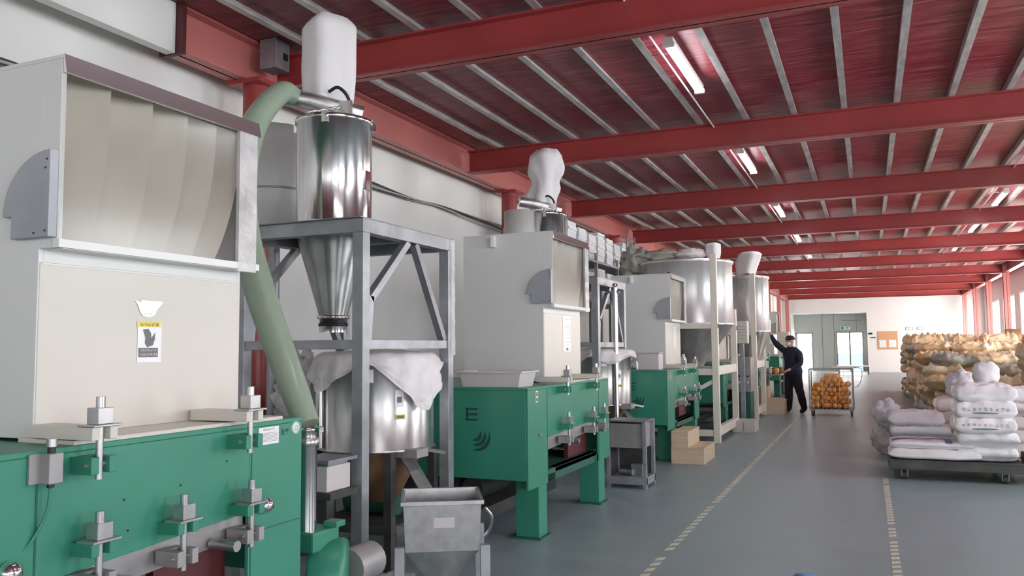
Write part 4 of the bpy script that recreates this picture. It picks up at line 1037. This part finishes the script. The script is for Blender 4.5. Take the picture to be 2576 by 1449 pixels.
for sy in (-0.35, 0.35):
    for sx in (-0.3, 0.0): MB().box(sx-0.03, sx+0.03, sy-0.03, sy+0.03, 0, 2.58).build('post', 'galv_dark', t)

# control boxes by the far machines
def cabinet(x, y, z, dx, dy, dz, lab, post=True):
    t = thing('control_box', (x, y, 0), lab, 'control box', 0, 'cream control boxes along the machines')
    b = MB().box(-dx, dx, -dy, dy, z, z+dz).build('box_body', 'cream', t, 0.005)
    MB().box(dx, dx+0.006, -dy+0.02, dy-0.02, z+0.02, z+dz-0.02).build('box_door', 'wall_white', t, 0.002)
    for k in range(5): MB().box(-dx*0.7, dx*0.7, -dy-0.003, -dy, z+dz*0.2+k*dz*0.14, z+dz*0.2+k*dz*0.14+0.008).build('vent_slot', 'grey_steel', t)
    if post: MB().box(-0.04, 0.04, -0.04, 0.04, 0, z).build('post', 'galv', t); MB().box(-0.12, 0.12, -0.12, 0.12, 0, 0.01).build('foot_plate', 'galv', t)
cabinet(-2.20, 16.05, 1.55, 0.12, 0.10, 0.42, 'slim cream control box on a post between the two tanks')
cabinet(-2.20, 19.62, 1.55, 0.15, 0.12, 0.55, 'cream control box at the hand of the man in navy')
cabinet(-2.25, 25.0, 1.2, 0.16, 0.14, 0.70, 'far cream control box beyond the fifth machine')
t = thing('control_desk', (-2.22, 16.75, 0), 'grey green control desk of the fourth machine with dials', 'control desk')
MB().box(-0.15, 0.12, -0.28, 0.28, 0.62, 1.28).build('desk_body', 'grey_steel', t, 0.005); MB().box(-0.12, 0.10, -0.25, 0.25, 0, 0.62).build('desk_base', 'green_dark', t, 0.004)
for k in range(6): MB().tube([(-0.10+0.08*(k % 3), -0.28, 0.80+0.12*(k//3)), (-0.10+0.08*(k % 3), -0.295, 0.80+0.12*(k//3))], 0.018, 10).build('dial', 'black' if k % 2 else 'sticker_white', t)
# work shelves with parts near the man
t = thing('work_shelf', (-2.12, 20.9, 0), 'low work shelf cluttered with fittings in front of the fifth machine', 'shelf')
MB().box(-0.2, 0.2, -0.5, 0.5, 0.80, 0.83).build('shelf_board', 'galv', t)
for sx in (-0.18, 0.18):
    for sy in (-0.45, 0.45): MB().box(sx-0.02, sx+0.02, sy-0.02, sy+0.02, 0, 0.80).build('leg', 'galv', t)
for k, (x, y, z, c) in enumerate(((-2.2, 20.6, 0.83, 'bag_grey'), (-2.05, 20.7, 0.83, 'orange_ball'), (-2.12, 20.95, 0.83, 'green'), (-2.0, 21.1, 0.83, 'brown_rust'), (-2.22, 21.2, 0.83, 'bag_orange'))):
    tag(blob_mb((0, 0, 0.07), (0.07, 0.08, 0.08), 40+k, 0.2, 1.6, 14, 9, 0.0).build('small_part', c, loc=(x, y, z)),
        ['grey lump of fittings on the work shelf', 'orange fitting on the work shelf', 'green fitting on the work shelf', 'brown fitting on the work shelf edge', 'tan fitting at the back of the work shelf'][k], 'fitting')

# ================================================================= PERSON
def person(loc, rz):
    t = thing('person', loc, 'person in dark navy jacket, dark cap and white mask reaching up with one hand', 'person', rz)
    J = {}; E = []; Rr = {}
    def j(n, p, r, par=None):
        J[n] = (len(J), Vector(p)); Rr[n] = r if isinstance(r, tuple) else (r, r)
        if par: E.append((J[par][0], J[n][0]))
    # local frame: person faces -x (left in the photo), y away from camera
    j('pelvis', (0.02, 0, 0.92), (0.185, 0.205))
    j('waist', (0.03, 0, 1.05), (0.195, 0.215), 'pelvis'); j('chest', (0.03, 0, 1.24), (0.195, 0.235), 'waist')
    j('collar', (0.0, 0, 1.40), (0.115, 0.155), 'chest'); j('neck', (-0.02, 0, 1.47), 0.058, 'collar')
    j('head1', (-0.035, 0, 1.55), (0.088, 0.075), 'neck'); j('head2', (-0.04, 0, 1.62), (0.098, 0.08), 'head1'); j('head3', (-0.035, 0, 1.665), (0.075, 0.06), 'head2')
    # right arm raised, reaching up and out
    j('sh1', (-0.05, 0.18, 1.385), 0.092, 'collar'); j('el1', (-0.23, 0.235, 1.55), 0.070, 'sh1'); j('wr1', (-0.37, 0.25, 1.74), 0.038, 'el1')
    j('pm1', (-0.40, 0.25, 1.79), (0.032, 0.020), 'wr1')
    for k, (dy, L) in enumerate(((0.032, 0.075), (0.011, 0.085), (-0.011, 0.08), (-0.031, 0.062))):
        j('f1%d' % k, (-0.415, 0.25+dy, 1.825), 0.0095, 'pm1'); j('g1%d' % k, (-0.445, 0.25+dy*1.1, 1.835+L*0.35), 0.0085, 'f1%d' % k); j('h1%d' % k, (-0.47, 0.25+dy*1.1, 1.83+L*0.25), 0.0075, 'g1%d' % k)
    j('t1a', (-0.415, 0.205, 1.785), 0.012, 'pm1'); j('t1b', (-0.445, 0.195, 1.805), 0.0095, 't1a')
    # left arm lowered, hand forward at hip height
    j('sh2', (0.03, -0.19, 1.375), 0.092, 'collar'); j('el2', (0.0, -0.275, 1.10), 0.072, 'sh2'); j('wr2', (-0.21, -0.16, 0.97), 0.038, 'el2'); j('pm2', (-0.262, -0.13, 0.95), (0.020, 0.032), 'wr2')
    for k, (dy, L) in enumerate(((-0.03, 0.07), (-0.01, 0.08), (0.011, 0.075), (0.03, 0.058))):
        j('f2%d' % k, (-0.30, -0.12+dy, 0.94), 0.0095, 'pm2'); j('g2%d' % k, (-0.30-L*0.45, -0.11+dy, 0.92), 0.0085, 'f2%d' % k); j('h2%d' % k, (-0.30-L*0.5, -0.11+dy, 0.895), 0.0075, 'g2%d' % k)
    j('t2a', (-0.275, -0.082, 0.948), 0.012, 'pm2'); j('t2b', (-0.302, -0.062, 0.928), 0.0095, 't2a')
    # legs
    j('hp1', (0.02, -0.10, 0.84), 0.130, 'pelvis'); j('kn1', (0.06, -0.15, 0.47), 0.096, 'hp1'); j('an1', (0.12, -0.21, 0.10), 0.074, 'kn1'); j('ft1', (-0.02, -0.23, 0.042), (0.036, 0.045), 'an1')
    j('hp2', (0.02, 0.10, 0.84), 0.130, 'pelvis'); j('kn2', (-0.01, 0.12, 0.47), 0.096, 'hp2'); j('an2', (0.0, 0.13, 0.10), 0.074, 'kn2'); j('ft2', (-0.14, 0.14, 0.042), (0.036, 0.045), 'an2')
    me = bpy.data.meshes.new('body'); me.from_pydata([J[n][1] for n in J], E, []); me.update()
    o = bpy.data.objects.new('body', me); COL.objects.link(o)
    sk = o.modifiers.new('skin', 'SKIN'); sk.use_smooth_shade = True; sk.branch_smoothing = 0.4
    for i, n in enumerate(J):
        me.skin_vertices[0].data[i].radius = Rr[n]; me.skin_vertices[0].data[i].use_root = (n == 'pelvis')
    sb = o.modifiers.new('sub', 'SUBSURF'); sb.levels = 2; sb.render_levels = 2
    dg = bpy.context.evaluated_depsgraph_get(); dg.update()
    ev = o.evaluated_get(dg); nm = bpy.data.meshes.new_from_object(ev)
    o.modifiers.clear(); o.data = nm; nm.name = 'body'
    # wrinkle the clothes slightly and assign materials by place
    nm.materials.clear()
    for m in ('navy', 'navy_trousers', 'skin', 'black'): nm.materials.append(MATS[m])
    for v in nm.vertices:
        c = v.co
        if c.z < 1.42 or c.x < -0.1:
            n_ = noise.noise(c*11)*0.010
            if 0.12 < c.z: v.co = c + v.normal*n_
        if c.z < 0.006: c.z = 0.0
        if c.z < 0.035 and c.z > 0: v.co.z = max(0.0, v.co.z)
    zm = min(v.co.z for v in nm.vertices)
    for v in nm.vertices:
        if v.co.z < 0.25: v.co.z = (v.co.z-zm)*0.25/(0.25-zm)
    for p in nm.polygons:
        c = p.center; p.use_smooth = True
        if c.z > 1.475 and c.x > -0.16 and abs(c.y) < 0.12: p.material_index = 2
        elif c.x < -0.375 and c.z > 1.74: p.material_index = 2
        elif c.x < -0.228 and c.z < 1.0 and c.z > 0.8: p.material_index = 2
        elif c.z < 0.085: p.material_index = 3
        elif c.z < 0.88: p.material_index = 1
        else: p.material_index = 0
    o.parent = t
    # cap, mask, nose, ears, eyes, boots sole
    cap = MB().lathe((-0.035, 0, 1.635), [(0.098, -0.01), (0.103, 0.02), (0.095, 0.06), (0.06, 0.09), (0, 0.10)], 24).build('cap', 'cap_dark', t)
    bm_ = MB(); bm_.prism([(-0.125+0.0, -0.07), (-0.165, -0.04), (-0.175, 0), (-0.165, 0.04), (-0.125, 0.07)], 2, 1.627, 1.635); bm_.build('cap_visor', 'cap_dark', cap)
    bl = blob_mb((-0.105, 0, 1.545), (0.045, 0.066, 0.052), 2, 0.06, 2, 18, 12); bl.build('face_mask', 'mask_white', t)
    blob_mb((-0.142, 0, 1.585), (0.014, 0.012, 0.020), 1, 0.02, 2, 10, 8).build('nose', 'skin', t)
    for s in (-1, 1):
        blob_mb((-0.022, s*0.082, 1.585), (0.018, 0.010, 0.030), 1, 0.05, 2, 10, 8).build('ear', 'skin', t)
        blob_mb((-0.128, s*0.030, 1.603), (0.007, 0.012, 0.007), 1, 0.0, 2, 10, 6).build('eye', 'black', t)
    MB().box(-0.03, -0.028, -0.02, 0.02, 1.66, 1.675).build('cap_badge', 'sticker_white', cap, loc=(-0.105, 0, -0.005))
    hem = MB().lathe((0.02, 0, 0.84), [(0.186, 0.0), (0.198, 0.012), (0.200, 0.09), (0.180, 0.17)], 28)
    hem.build('jacket_hem', 'navy', t)
    return t
person((-1.60, 19.66, 0), 0.85)

# ================================================================= CART OF ORANGE BALLS
CX0, CX1, CYa, CYb = -1.20, -0.34, 18.90, 19.60
t = thing('mesh_trolley', ((CX0+CX1)/2, (CYa+CYb)/2, 0), 'wheeled clear sided trolley full of orange balls in the aisle', 'trolley')
a, b = (CX1-CX0)/2, (CYb-CYa)/2
for sx in (-1, 1):
    for sy in (-1, 1): MB().box(sx*a-0.014, sx*a+0.014, sy*b-0.014, sy*b+0.014, 0.12, 1.0).build('post', 'galv', t)
f = MB()
for z in (0.14, 0.99):
    for sy in (-1, 1): f.box(-a, a, sy*b-0.012, sy*b+0.012, z-0.012, z+0.012)
    for sx in (-1, 1): f.box(sx*a-0.012, sx*a+0.012, -b, b, z-0.012, z+0.012)
f.build('rim_frame', 'galv', t)
MB().box(-a, a, -b, b, 0.13, 0.15).build('floor_tray', 'red_dark', t)
for k in range(9): MB().bar((-a+2*a*(k+1)/10, -b, 0.15), (-a+2*a*(k+1)/10, -b, 0.99), 0.005).build('wire', 'zinc', t)
for k in range(4): MB().bar((-a, -b, 0.82+k*0.04), (a, -b, 0.82+k*0.04), 0.004).build('wire', 'zinc', t)
for sy in (-1, 1): MB().box(-a, a, sy*(b-0.006), sy*(b-0.006)+0.002, 0.15, 0.97).build('clear_panel', 'film_see', t)
for sx in (-1, 1): MB().box(sx*(a-0.006), sx*(a-0.006)+0.002, -b, b, 0.15, 0.97).build('clear_panel', 'film_see', t)
for sx in (-1, 1):
    for sy in (-1, 1):
        c = MB().tube([(sx*(a-0.04)-0.015, sy*(b-0.05), 0.05), (sx*(a-0.04)+0.015, sy*(b-0.05), 0.05)], 0.05, 16).build('caster_wheel', 'dark_grey', t)
        MB().box(sx*(a-0.04)-0.03, sx*(a-0.04)+0.03, sy*(b-0.05)-0.02, sy*(b-0.05)+0.02, 0.08, 0.13).build('fork', 'galv', c)
tag(MB().box(-0.30, 0.24, -0.06, 0.06, 0, 0.03).build('white_board', 'sticker_white', loc=(-0.45, 19.52, 1.003)), 'white board lying across the trolley top', 'board')
ball = MB()
N, Mm = 12, 8; vs = [(0, 0, -0.060)]
for q in range(1, Mm):
    ph = -PI/2+PI*q/Mm
    for k in range(N):
        th = 2*PI*k/N; rr = 0.060*(1+0.05*math.sin(3*th+q)); vs.append((rr*math.cos(ph)*math.cos(th), rr*math.cos(ph)*math.sin(th), rr*math.sin(ph)))
vs.append((0, 0, 0.060)); fs = [(0, 1+(k+1) % N, 1+k) for k in range(N)]
for q in range(Mm-2):
    for k in range(N): fs.append((1+q*N+k, 1+q*N+(k+1) % N, 1+(q+1)*N+(k+1) % N, 1+(q+1)*N+k))
L = len(vs)-1; fs += [(L, 1+(Mm-2)*N+k, 1+(Mm-2)*N+(k+1) % N) for k in range(N)]
ball.add(vs, fs, True)
first = None; cxx, cyy = (CX0+CX1)/2, (CYa+CYb)/2; rnd = random.Random(3); cnt = 0; z = 0.212; layer = 0
pts_b = []
while z < 0.92:
    ox = 0.05 if layer % 2 else 0
    yy = -b+0.065+ox
    row = 0
    while yy < b-0.06:
        xx = -a+0.065+ox
        while xx < a-0.06:
            top = 0.62+0.30*(1-(xx/a)**2)**1.0-0.14*abs(yy/b)-0.10*abs((xx-0.08)/a)
            if z < top: pts_b.append((xx, yy, z, yy))
            xx += 0.107
        yy += 0.107
    z += 0.088; layer += 1
# nearest rows and the top are the visible ones: individuals; the hidden rest becomes one heap
def vis(p):
    return p[1] < -b+0.17 or not any(abs(q[0]-p[0]) < 0.06 and abs(q[1]-p[1]) < 0.06 and q[2] > p[2]+0.05 for q in pts_b)
V_ = [p for p in pts_b if vis(p)][:300]; Hd = [p for p in pts_b if p not in V_]
for p in V_:
    if first is None: first = ball.build('orange_ball', 'orange_ball'); o = first
    else: o = clone(first)
    o.location = (cxx+p[0]+rnd.uniform(-0.022, 0.022), cyy+p[1]+rnd.uniform(-0.012, 0.012), p[2]+rnd.uniform(-0.018, 0.018)); o.rotation_euler = (rnd.random()*3, rnd.random()*3, 0)
    tag(o, 'shiny orange ball heaped in the clear sided trolley', 'ball', 'orange balls heaped in the trolley')
hm = MB()
for p in Hd: hm.add([(v[0]+p[0], v[1]+p[1], v[2]+p[2]) for v in vs], fs, True)
tag(hm.build('ball_heap', 'orange_ball', loc=(cxx, cyy, 0)), 'orange balls buried under the visible ones in the trolley', 'balls', kind='stuff')
# thin looped cable right of the trolley
tag(MB().tube(smooth_path([(-0.30, 19.45, 1.02), (-0.17, 19.5, 0.99), (-0.16, 19.5, 0.80), (-0.24, 19.4, 0.62), (-0.33, 19.62, 0.58)], 5), 0.006, 6).build('loose_cable', 'dark_grey'), 'thin cable looping off the right side of the trolley', 'cable')

# ================================================================= PLATFORM TROLLEY AND SACKS
t = thing('platform_trolley', (0.82, 10.72, 0), 'low dark platform trolley loaded with white sacks', 'trolley')
MB().box(-0.66, 0.66, -0.46, 0.60, 0.12, 0.22).build('deck', 'cart_deck', t, 0.006)
MB().box(-0.66, 0.66, -0.466, -0.46, 0.212, 0.222).build('deck_lip', 'cart_deck', t)
for sx in (-0.50, 0.48):
    for sy in (-0.36, 0.48):
        c = MB().tube([(sx-0.02, sy, 0.045), (sx+0.02, sy, 0.045)], 0.045, 18).build('caster_wheel', 'dark_grey', t)
        MB().box(sx-0.035, sx-0.025, sy-0.03, sy+0.03, 0.03, 0.13).box(sx+0.025, sx+0.035, sy-0.03, sy+0.03, 0.03, 0.13).box(sx-0.05, sx+0.05, sy-0.05, sy+0.05, 0.115, 0.13).build('fork', 'galv_dark', c)
t = thing('grey_bin_cart', (1.72, 10.72, 0), 'dark grey cart at the right edge beside the loaded trolley', 'trolley')
MB().box(-0.16, 0.40, -0.42, 0.4, 0.12, 0.27).build('deck', 'dark_grey', t, 0.006); MB().tube([(0, -0.3, 0.05), (0.04, -0.3, 0.05)], 0.05, 14).tube([(0, 0.3, 0.05), (0.04, 0.3, 0.05)], 0.05, 14).build('caster_wheel', 'black', t)
MB().box(-0.01, 0.0, -0.32, 0.32, 0.04, 0.12).build('bracket', 'dark_grey', t)
tag(pillow_mb(0.42, 0.7, 0.30, 77).build('blue_sack', 'print_blue', loc=(1.80, 10.72, 0.27)), 'dark blue sack on the grey cart at the right edge', 'sack')
tag(pillow_mb(0.42, 0.7, 0.24, 78).build('dark_sack', 'dark_grey', loc=(1.82, 10.74, 0.57)), 'dark sack on top of the blue sack at the right edge', 'sack')
def sack(x, y, z, wd, dp, ht, seed, m, lab, rz=0, group='plastic sacks on and around the trolley', cat='sack', wr=0.018):
    o = pillow_mb(wd, dp, ht, seed, wr=wr).build('plastic_sack', m, loc=(x, y, z), rot=(0, 0, rz)); tag(o, lab, cat, group); return o
# front left: two wide flat sacks
zt = 0.222
s1 = sack(0.62, 10.58, zt, 0.92, 0.62, 0.125, 1, 'bag_white', 'wide flat white sack, lower of the two at the left of the trolley', wr=0.010)
s2 = sack(0.60, 10.60, zt+0.115, 0.86, 0.58, 0.09, 2, 'bag_white', 'wide flat white sack with blue print on the trolley, upper of two', wr=0.010)
mb = MB()
for (x0, x1, y0, y1) in ((-0.33, 0.24, -0.06, 0.02), (-0.40, -0.33, -0.275, 0.02), (0.14, 0.21, -0.275, -0.06), (0.31, 0.38, -0.275, 0.02)):
    n = 6; mb = MB()
    for i in range(n):
        for k in range(n):
            a0 = x0+(x1-x0)*i/n; a1 = x0+(x1-x0)*(i+1)/n; b0 = y0+(y1-y0)*k/n; b1 = y0+(y1-y0)*(k+1)/n
            zf = lambda x, y: 0.045+0.045*max(0, (1-abs(x/0.43)**3.75)*(1-abs(y/0.29)**3.75))**0.42+0.009
            mb.add([(a0, b0, zf(a0, b0)), (a1, b0, zf(a1, b0)), (a1, b1, zf(a1, b1)), (a0, b1, zf(a0, b1))], [(0,1,2,3)])
    mb.build('blue_print', 'print_blue', s2)
# right stack of five
hts = [0.16, 0.165, 0.175, 0.185, 0.19]
z = zt; labs = ['bottom white sack of the right stack on the trolley', 'second white sack up in the right stack on the trolley', 'white sack with dark print, third up in the right trolley stack', 'white sack with dark print, fourth up in the right trolley stack', 'puffy white sack on top of the right trolley stack']
for k, h in enumerate(hts):
    o = sack(1.14+0.015*math.sin(k*2.1), 10.60+0.02*math.cos(k*1.7)-0.03*(k in (2, 3)), z, 0.60, 0.62, h*1.08, 11+k, 'bag_white', labs[k])
    if k in (2, 3):
        mb = MB(); zc = h*0.60
        for i in range(9):
            xx = -0.235+i*0.052
            P = lambda u, v: (u, -0.312-0.004*math.cos(u*4), v)
            glyph_row(mb, xx, xx+0.044, zc-0.018, zc+0.018, 1, 100+k*20+i, P)
        N = 12; vs_ = [(-0.01+0.13*math.cos(2*PI*i/N), -0.316, zc-0.042+0.010*math.sin(2*PI*i/N)) for i in range(N)]
        mb.add(vs_, [tuple(range(N))])
        mb.build('sack_print', 'print_green', o, normals=False)
    z += h*0.93
# behind: stacks standing on the floor or pallets
def pallet(x, y, lx, ly, lab):
    t = thing('wooden_pallet', (x, y, 0), lab, 'pallet', 0, 'wooden pallets under the sacks')
    for k in range(6): MB().box(-lx/2, lx/2, -ly/2+k*ly/6, -ly/2+k*ly/6+ly/8, 0.10, 0.12).build('deck_board', 'wood', t)
    for sx in (-0.45, 0, 0.45): MB().box(sx*lx-0.04, sx*lx+0.04, -ly/2, ly/2, 0, 0.10).build('runner', 'wood', t)
pallet(0.62, 12.2, 0.78, 0.8, 'wooden pallet under the lilac white sacks left of the trolley stacks')
z = 0.12
for k, (h, w_) in enumerate(((0.17, 0.70), (0.17, 0.72), (0.18, 0.66))):
    sack(0.58+(0.0, -0.01, -0.05)[k], 12.15, z, w_, 0.66, h*1.1, 30+k, 'bag_lilac' if k == 2 else 'bag_white', ['lowest lilac white sack behind the left of the trolley', 'second lilac white sack behind the left of the trolley', 'torn topped lilac sack behind the left of the trolley'][k]); z += h*0.95
tag(blob_mb((0, 0, 0.20), (0.16, 0.20, 0.20), 51, 0.35, 2.2, 22, 14, 0.0).build('slumped_sack', 'film_clear', loc=(0.16, 12.6, 0.0)), 'slumped clear sack on the floor left of the lilac sacks', 'sack')
tag(blob_mb((0, 0, 0.20), (0.17, 0.20, 0.20), 52, 0.3, 2.2, 22, 14, 0.0).build('slumped_sack', 'bag_lilac', loc=(0.20, 12.62, 0.345)), 'lilac sack heaped on the slumped clear sack', 'sack')
pallet(1.18, 12.95, 0.66, 0.8, 'wooden pallet under the pink sacks')
z = 0.12
for k, h in enumerate((0.16, 0.16, 0.17, 0.17)):
    sack(1.10, 12.95, z, 0.58, 0.66, h*1.08, 60+k, 'bag_pink', ['lowest pale pink sack behind the trolley', 'second pale pink sack behind the trolley', 'third pale pink sack behind the trolley', 'topmost pale pink sack behind the trolley'][k]); z += h*0.95
tag(blob_mb((0, 0, 0.18), (0.20, 0.18, 0.19), 53, 0.28, 2.3, 22, 14, 0.0).build('slumped_sack', 'bag_lilac', loc=(1.16, 12.95, z+0.01), rot=(0, 0, 0.3)), 'crumpled lilac sack leaning on top of the pink sacks', 'sack')
pallet(1.66, 11.95, 0.92, 0.8, 'wooden pallet right behind the trolley')
z = 0.12
for k in range(5):
    sack(1.56+0.01*k, 11.95, z, 0.74, 0.66, 0.185, 70+k, 'bag_pink' if k < 4 else 'bag_white', ['lowest sack', 'second sack', 'third sack', 'fourth sack', 'topmost rounded white sack'][k]+' of the stack right behind the trolley'); z += 0.165
tag(blob_mb((0, 0, 0.155), (0.15, 0.15, 0.16), 54, 0.10, 2.2, 22, 14, 0.0, 0.75).build('upright_sack', 'bag_white', loc=(1.36, 12.1, z+0.02)), 'round upright white sack standing above the stacks', 'sack')
tag(pillow_mb(0.60, 0.6, 0.20, 90).build('plastic_sack', 'bag_pink', loc=(2.25, 12.9, 0.81)), 'pink sack at the right edge above the dark sack', 'sack')
pallet(2.25, 12.9, 0.66, 0.8, 'wooden pallet at the right edge'); z = 0.12
for k in range(4): sack(2.25, 12.9, z, 0.6, 0.62, 0.18, 91+k, 'bag_pink', ['lowest', 'second', 'third', 'fourth'][k]+' pink sack in the stack at the right edge'); z += 0.165

# yellow sack mountain
YM = {0: pillow_mb(0.78, 0.96, 0.245, 200, 28, 22, 0.07), 1: pillow_mb(0.72, 0.92, 0.235, 201, 28, 22, 0.06), 2: pillow_mb(0.82, 0.98, 0.255, 202, 28, 22, 0.08)}
proto = {}
rnd = random.Random(11)
inner = MB(); nvis = 0
cols = [1.50+0.80*i for i in range(4)]
rows = [17.6+1.08*i for i in range(12)]
def hgt(i, j):  # layers per stack
    base = [5, 6, 6, 6, 7, 7, 7, 8, 8, 8, 8, 8][j]
    return base - (1 if (i+j*2) % 5 == 0 else 0)
for j, y in enumerate(rows):
    for i, x in enumerate(cols):
        n = hgt(i, j); z = 0.0
        xo = x+(-0.0 if i else -0.03*j*0.2)
        for k in range(n):
            front = j == 0; left = i == 0
            vis_top = k >= (hgt(i, j-1) if j else 0)-1 or k == n-1
            dx, dy, rz_ = rnd.uniform(-0.12, 0.12), rnd.uniform(-0.12, 0.12), rnd.uniform(-0.28, 0.28)
            mt = 'bag_yellow' if (i+k+j) % 3 else 'bag_orange'
            if left and j > 1: mt = 'bag_grey' if (k+j) % 3 == 0 else 'bag_orange'
            if k == n-1 and (i+j) % 7 == 1: mt = 'bag_grey'
            if (front or left or vis_top) and nvis < 295:
                v = rnd.randrange(3); key = (v, mt)
                if key not in proto: proto[key] = YM[v].build('yellow_sack', mt); o = proto[key]
                else: o = clone(proto[key])
                nvis += 1
                o.location = (xo+dx, y+dy, z); o.rotation_euler = (rnd.uniform(-0.05, 0.05), rnd.uniform(-0.06, 0.06), rz_ + (PI if rnd.random() < 0.5 else 0))
                c_ = {'bag_yellow': 'pale yellow', 'bag_orange': 'amber', 'bag_grey': 'film wrapped grey'}[mt]
                tag(o, '%s sack, %s column of row %s of the big pile' % (c_, ['left flank', 'second', 'third', 'right'][i], ORD[j]), 'sack', '%s sacks in the big pile' % c_)
            else:
                inner.cbox((xo, y, z+0.11), (0.5, 0.7, 0.17))
            z += 0.212
if inner.v: tag(inner.build('buried_sacks', 'bag_yellow', bevel=0.05), 'buried sacks inside the big pile behind the trolley', 'sacks', kind='stuff')
# second pile to the right, darker
rnd = random.Random(21)
for j in range(4):
    for i in range(2):
        z = 0.0
        for k in range(7+(j > 1)):
            v = rnd.randrange(3); mt = ('bag_orange', 'bag_grey', 'bag_yellow')[rnd.randrange(3)]; key = (v, mt)
            o = clone(proto[key]) if key in proto else YM[v].build('yellow_sack', mt); proto.setdefault(key, o)
            o.location = (2.78+0.85*i+rnd.uniform(-0.05, 0.05), 15.0+0*j if False else 13.6+1.0*j if False else 14.2+1.0*j-0.0, z); o.rotation_euler = (0, 0, rnd.uniform(-0.1, 0.1))
            if j > 2: o.location.y = 14.2+1.0*2; o.hide_render = False
            z += 0.205
            if j > 2: bpy.data.objects.remove(o); continue
            c_ = {'bag_yellow': 'pale yellow', 'bag_orange': 'amber', 'bag_grey': 'film wrapped grey'}[mt]
            tag(o, '%s sack in the pile at the right edge' % c_, 'sack', '%s sacks in the right edge pile' % c_)
# cone of folded paper / scoop and carton on top of the pile
t = thing('brown_carton', (3.75, 27.0, 1.70), 'small brown carton on top of the far sacks', 'carton')
MB().box(-0.18, 0.18, -0.15, 0.15, 0, 0.22).build('carton_body', 'brown_rust', t, 0.004); MB().box(-0.18, 0.18, -0.02, 0.02, 0.22, 0.225).build('tape', 'wood', t)

# ================================================================= FAR WALL ITEMS
yw = YE
t = thing('pin_board', (0.98, yw-0.036, 1.25), 'brown pin board with white papers on the bright far wall', 'board')
MB().box(-0.50, 0.50, 0, 0.03, 0, 1.0).build('cork_board', 'cork', t, 0.003)
MB().box(-0.43, -0.08, -0.006, 0, 0.12, 0.52).build('paper', 'sticker_white', t); MB().box(0.05, 0.42, -0.006, 0, 0.12, 0.52).build('paper', 'sticker_white', t)
for k, x in enumerate((2.07, 2.62)):
    t = thing('wall_frame', (x, yw-0.02, 2.30), ['left small thin framed notice high on the far wall', 'right small thin framed notice high on the far wall'][k], 'frame')
    MB().box(-0.17, 0.17, 0, 0.02, 0, 0.012).box(-0.17, 0.17, 0, 0.02, 0.148, 0.16).box(-0.17, -0.158, 0, 0.02, 0, 0.16).box(0.158, 0.17, 0, 0.02, 0, 0.16).box(-0.03, -0.02, 0, 0.02, 0, 0.16).build('frame_edge', 'dark_grey', t)
    MB().box(-0.158, 0.158, 0.005, 0.015, 0.012, 0.148).build('frame_sheet', 'sticker_white', t)
t = thing('wall_switch', (0.12, yw-0.04, 2.08), 'upper small black switch box beside the vestibule', 'switch')
MB().box(-0.10, 0.10, 0, 0.04, 0, 0.10).build('switch_body', 'black', t, 0.006); MB().box(-0.02, 0.02, -0.01, 0, 0.03, 0.07).build('switch_rocker', 'dark_grey', t)
t = thing('wall_switch', (0.25, yw-0.04, 1.88), 'lower small dark switch beside the vestibule', 'switch')
MB().box(-0.12, 0.12, 0, 0.04, 0, 0.06).build('switch_body', 'dark_grey', t, 0.006); MB().box(0.03, 0.08, -0.01, 0, 0.015, 0.045).build('switch_rocker', 'black', t)
t = thing('exit_sign', (-1.22, yb-0.03, 2.42), 'small green exit sign above the glazed double door', 'sign')
MB().box(-0.28, 0.28, 0, 0.03, 0, 0.18).build('sign_plate', 'wall_white', t, 0.003)
MB().box(-0.24, -0.08, -0.004, 0, 0.02, 0.16).box(0.05, 0.12, -0.004, 0, 0.04, 0.14).box(0.12, 0.22, -0.004, 0, 0.09, 0.11).build('sign_print', 'exit_green', t)
# pedestal tap / tabletop things on floor right of trolley are part of the view beyond the trolley
t = thing('white_bench', (-0.75, 46.0, 0), 'low white bench in front of the glazed double door', 'bench')
MB().box(-0.8, 0.8, -0.25, 0.25, 0.40, 0.46).build('bench_top', 'sticker_white', t, 0.005)
for sx in (-0.7, 0.7): MB().box(sx-0.03, sx+0.03, -0.2, 0.2, 0, 0.40).build('leg', 'dark_grey', t)
print('objects', len(bpy.data.objects))
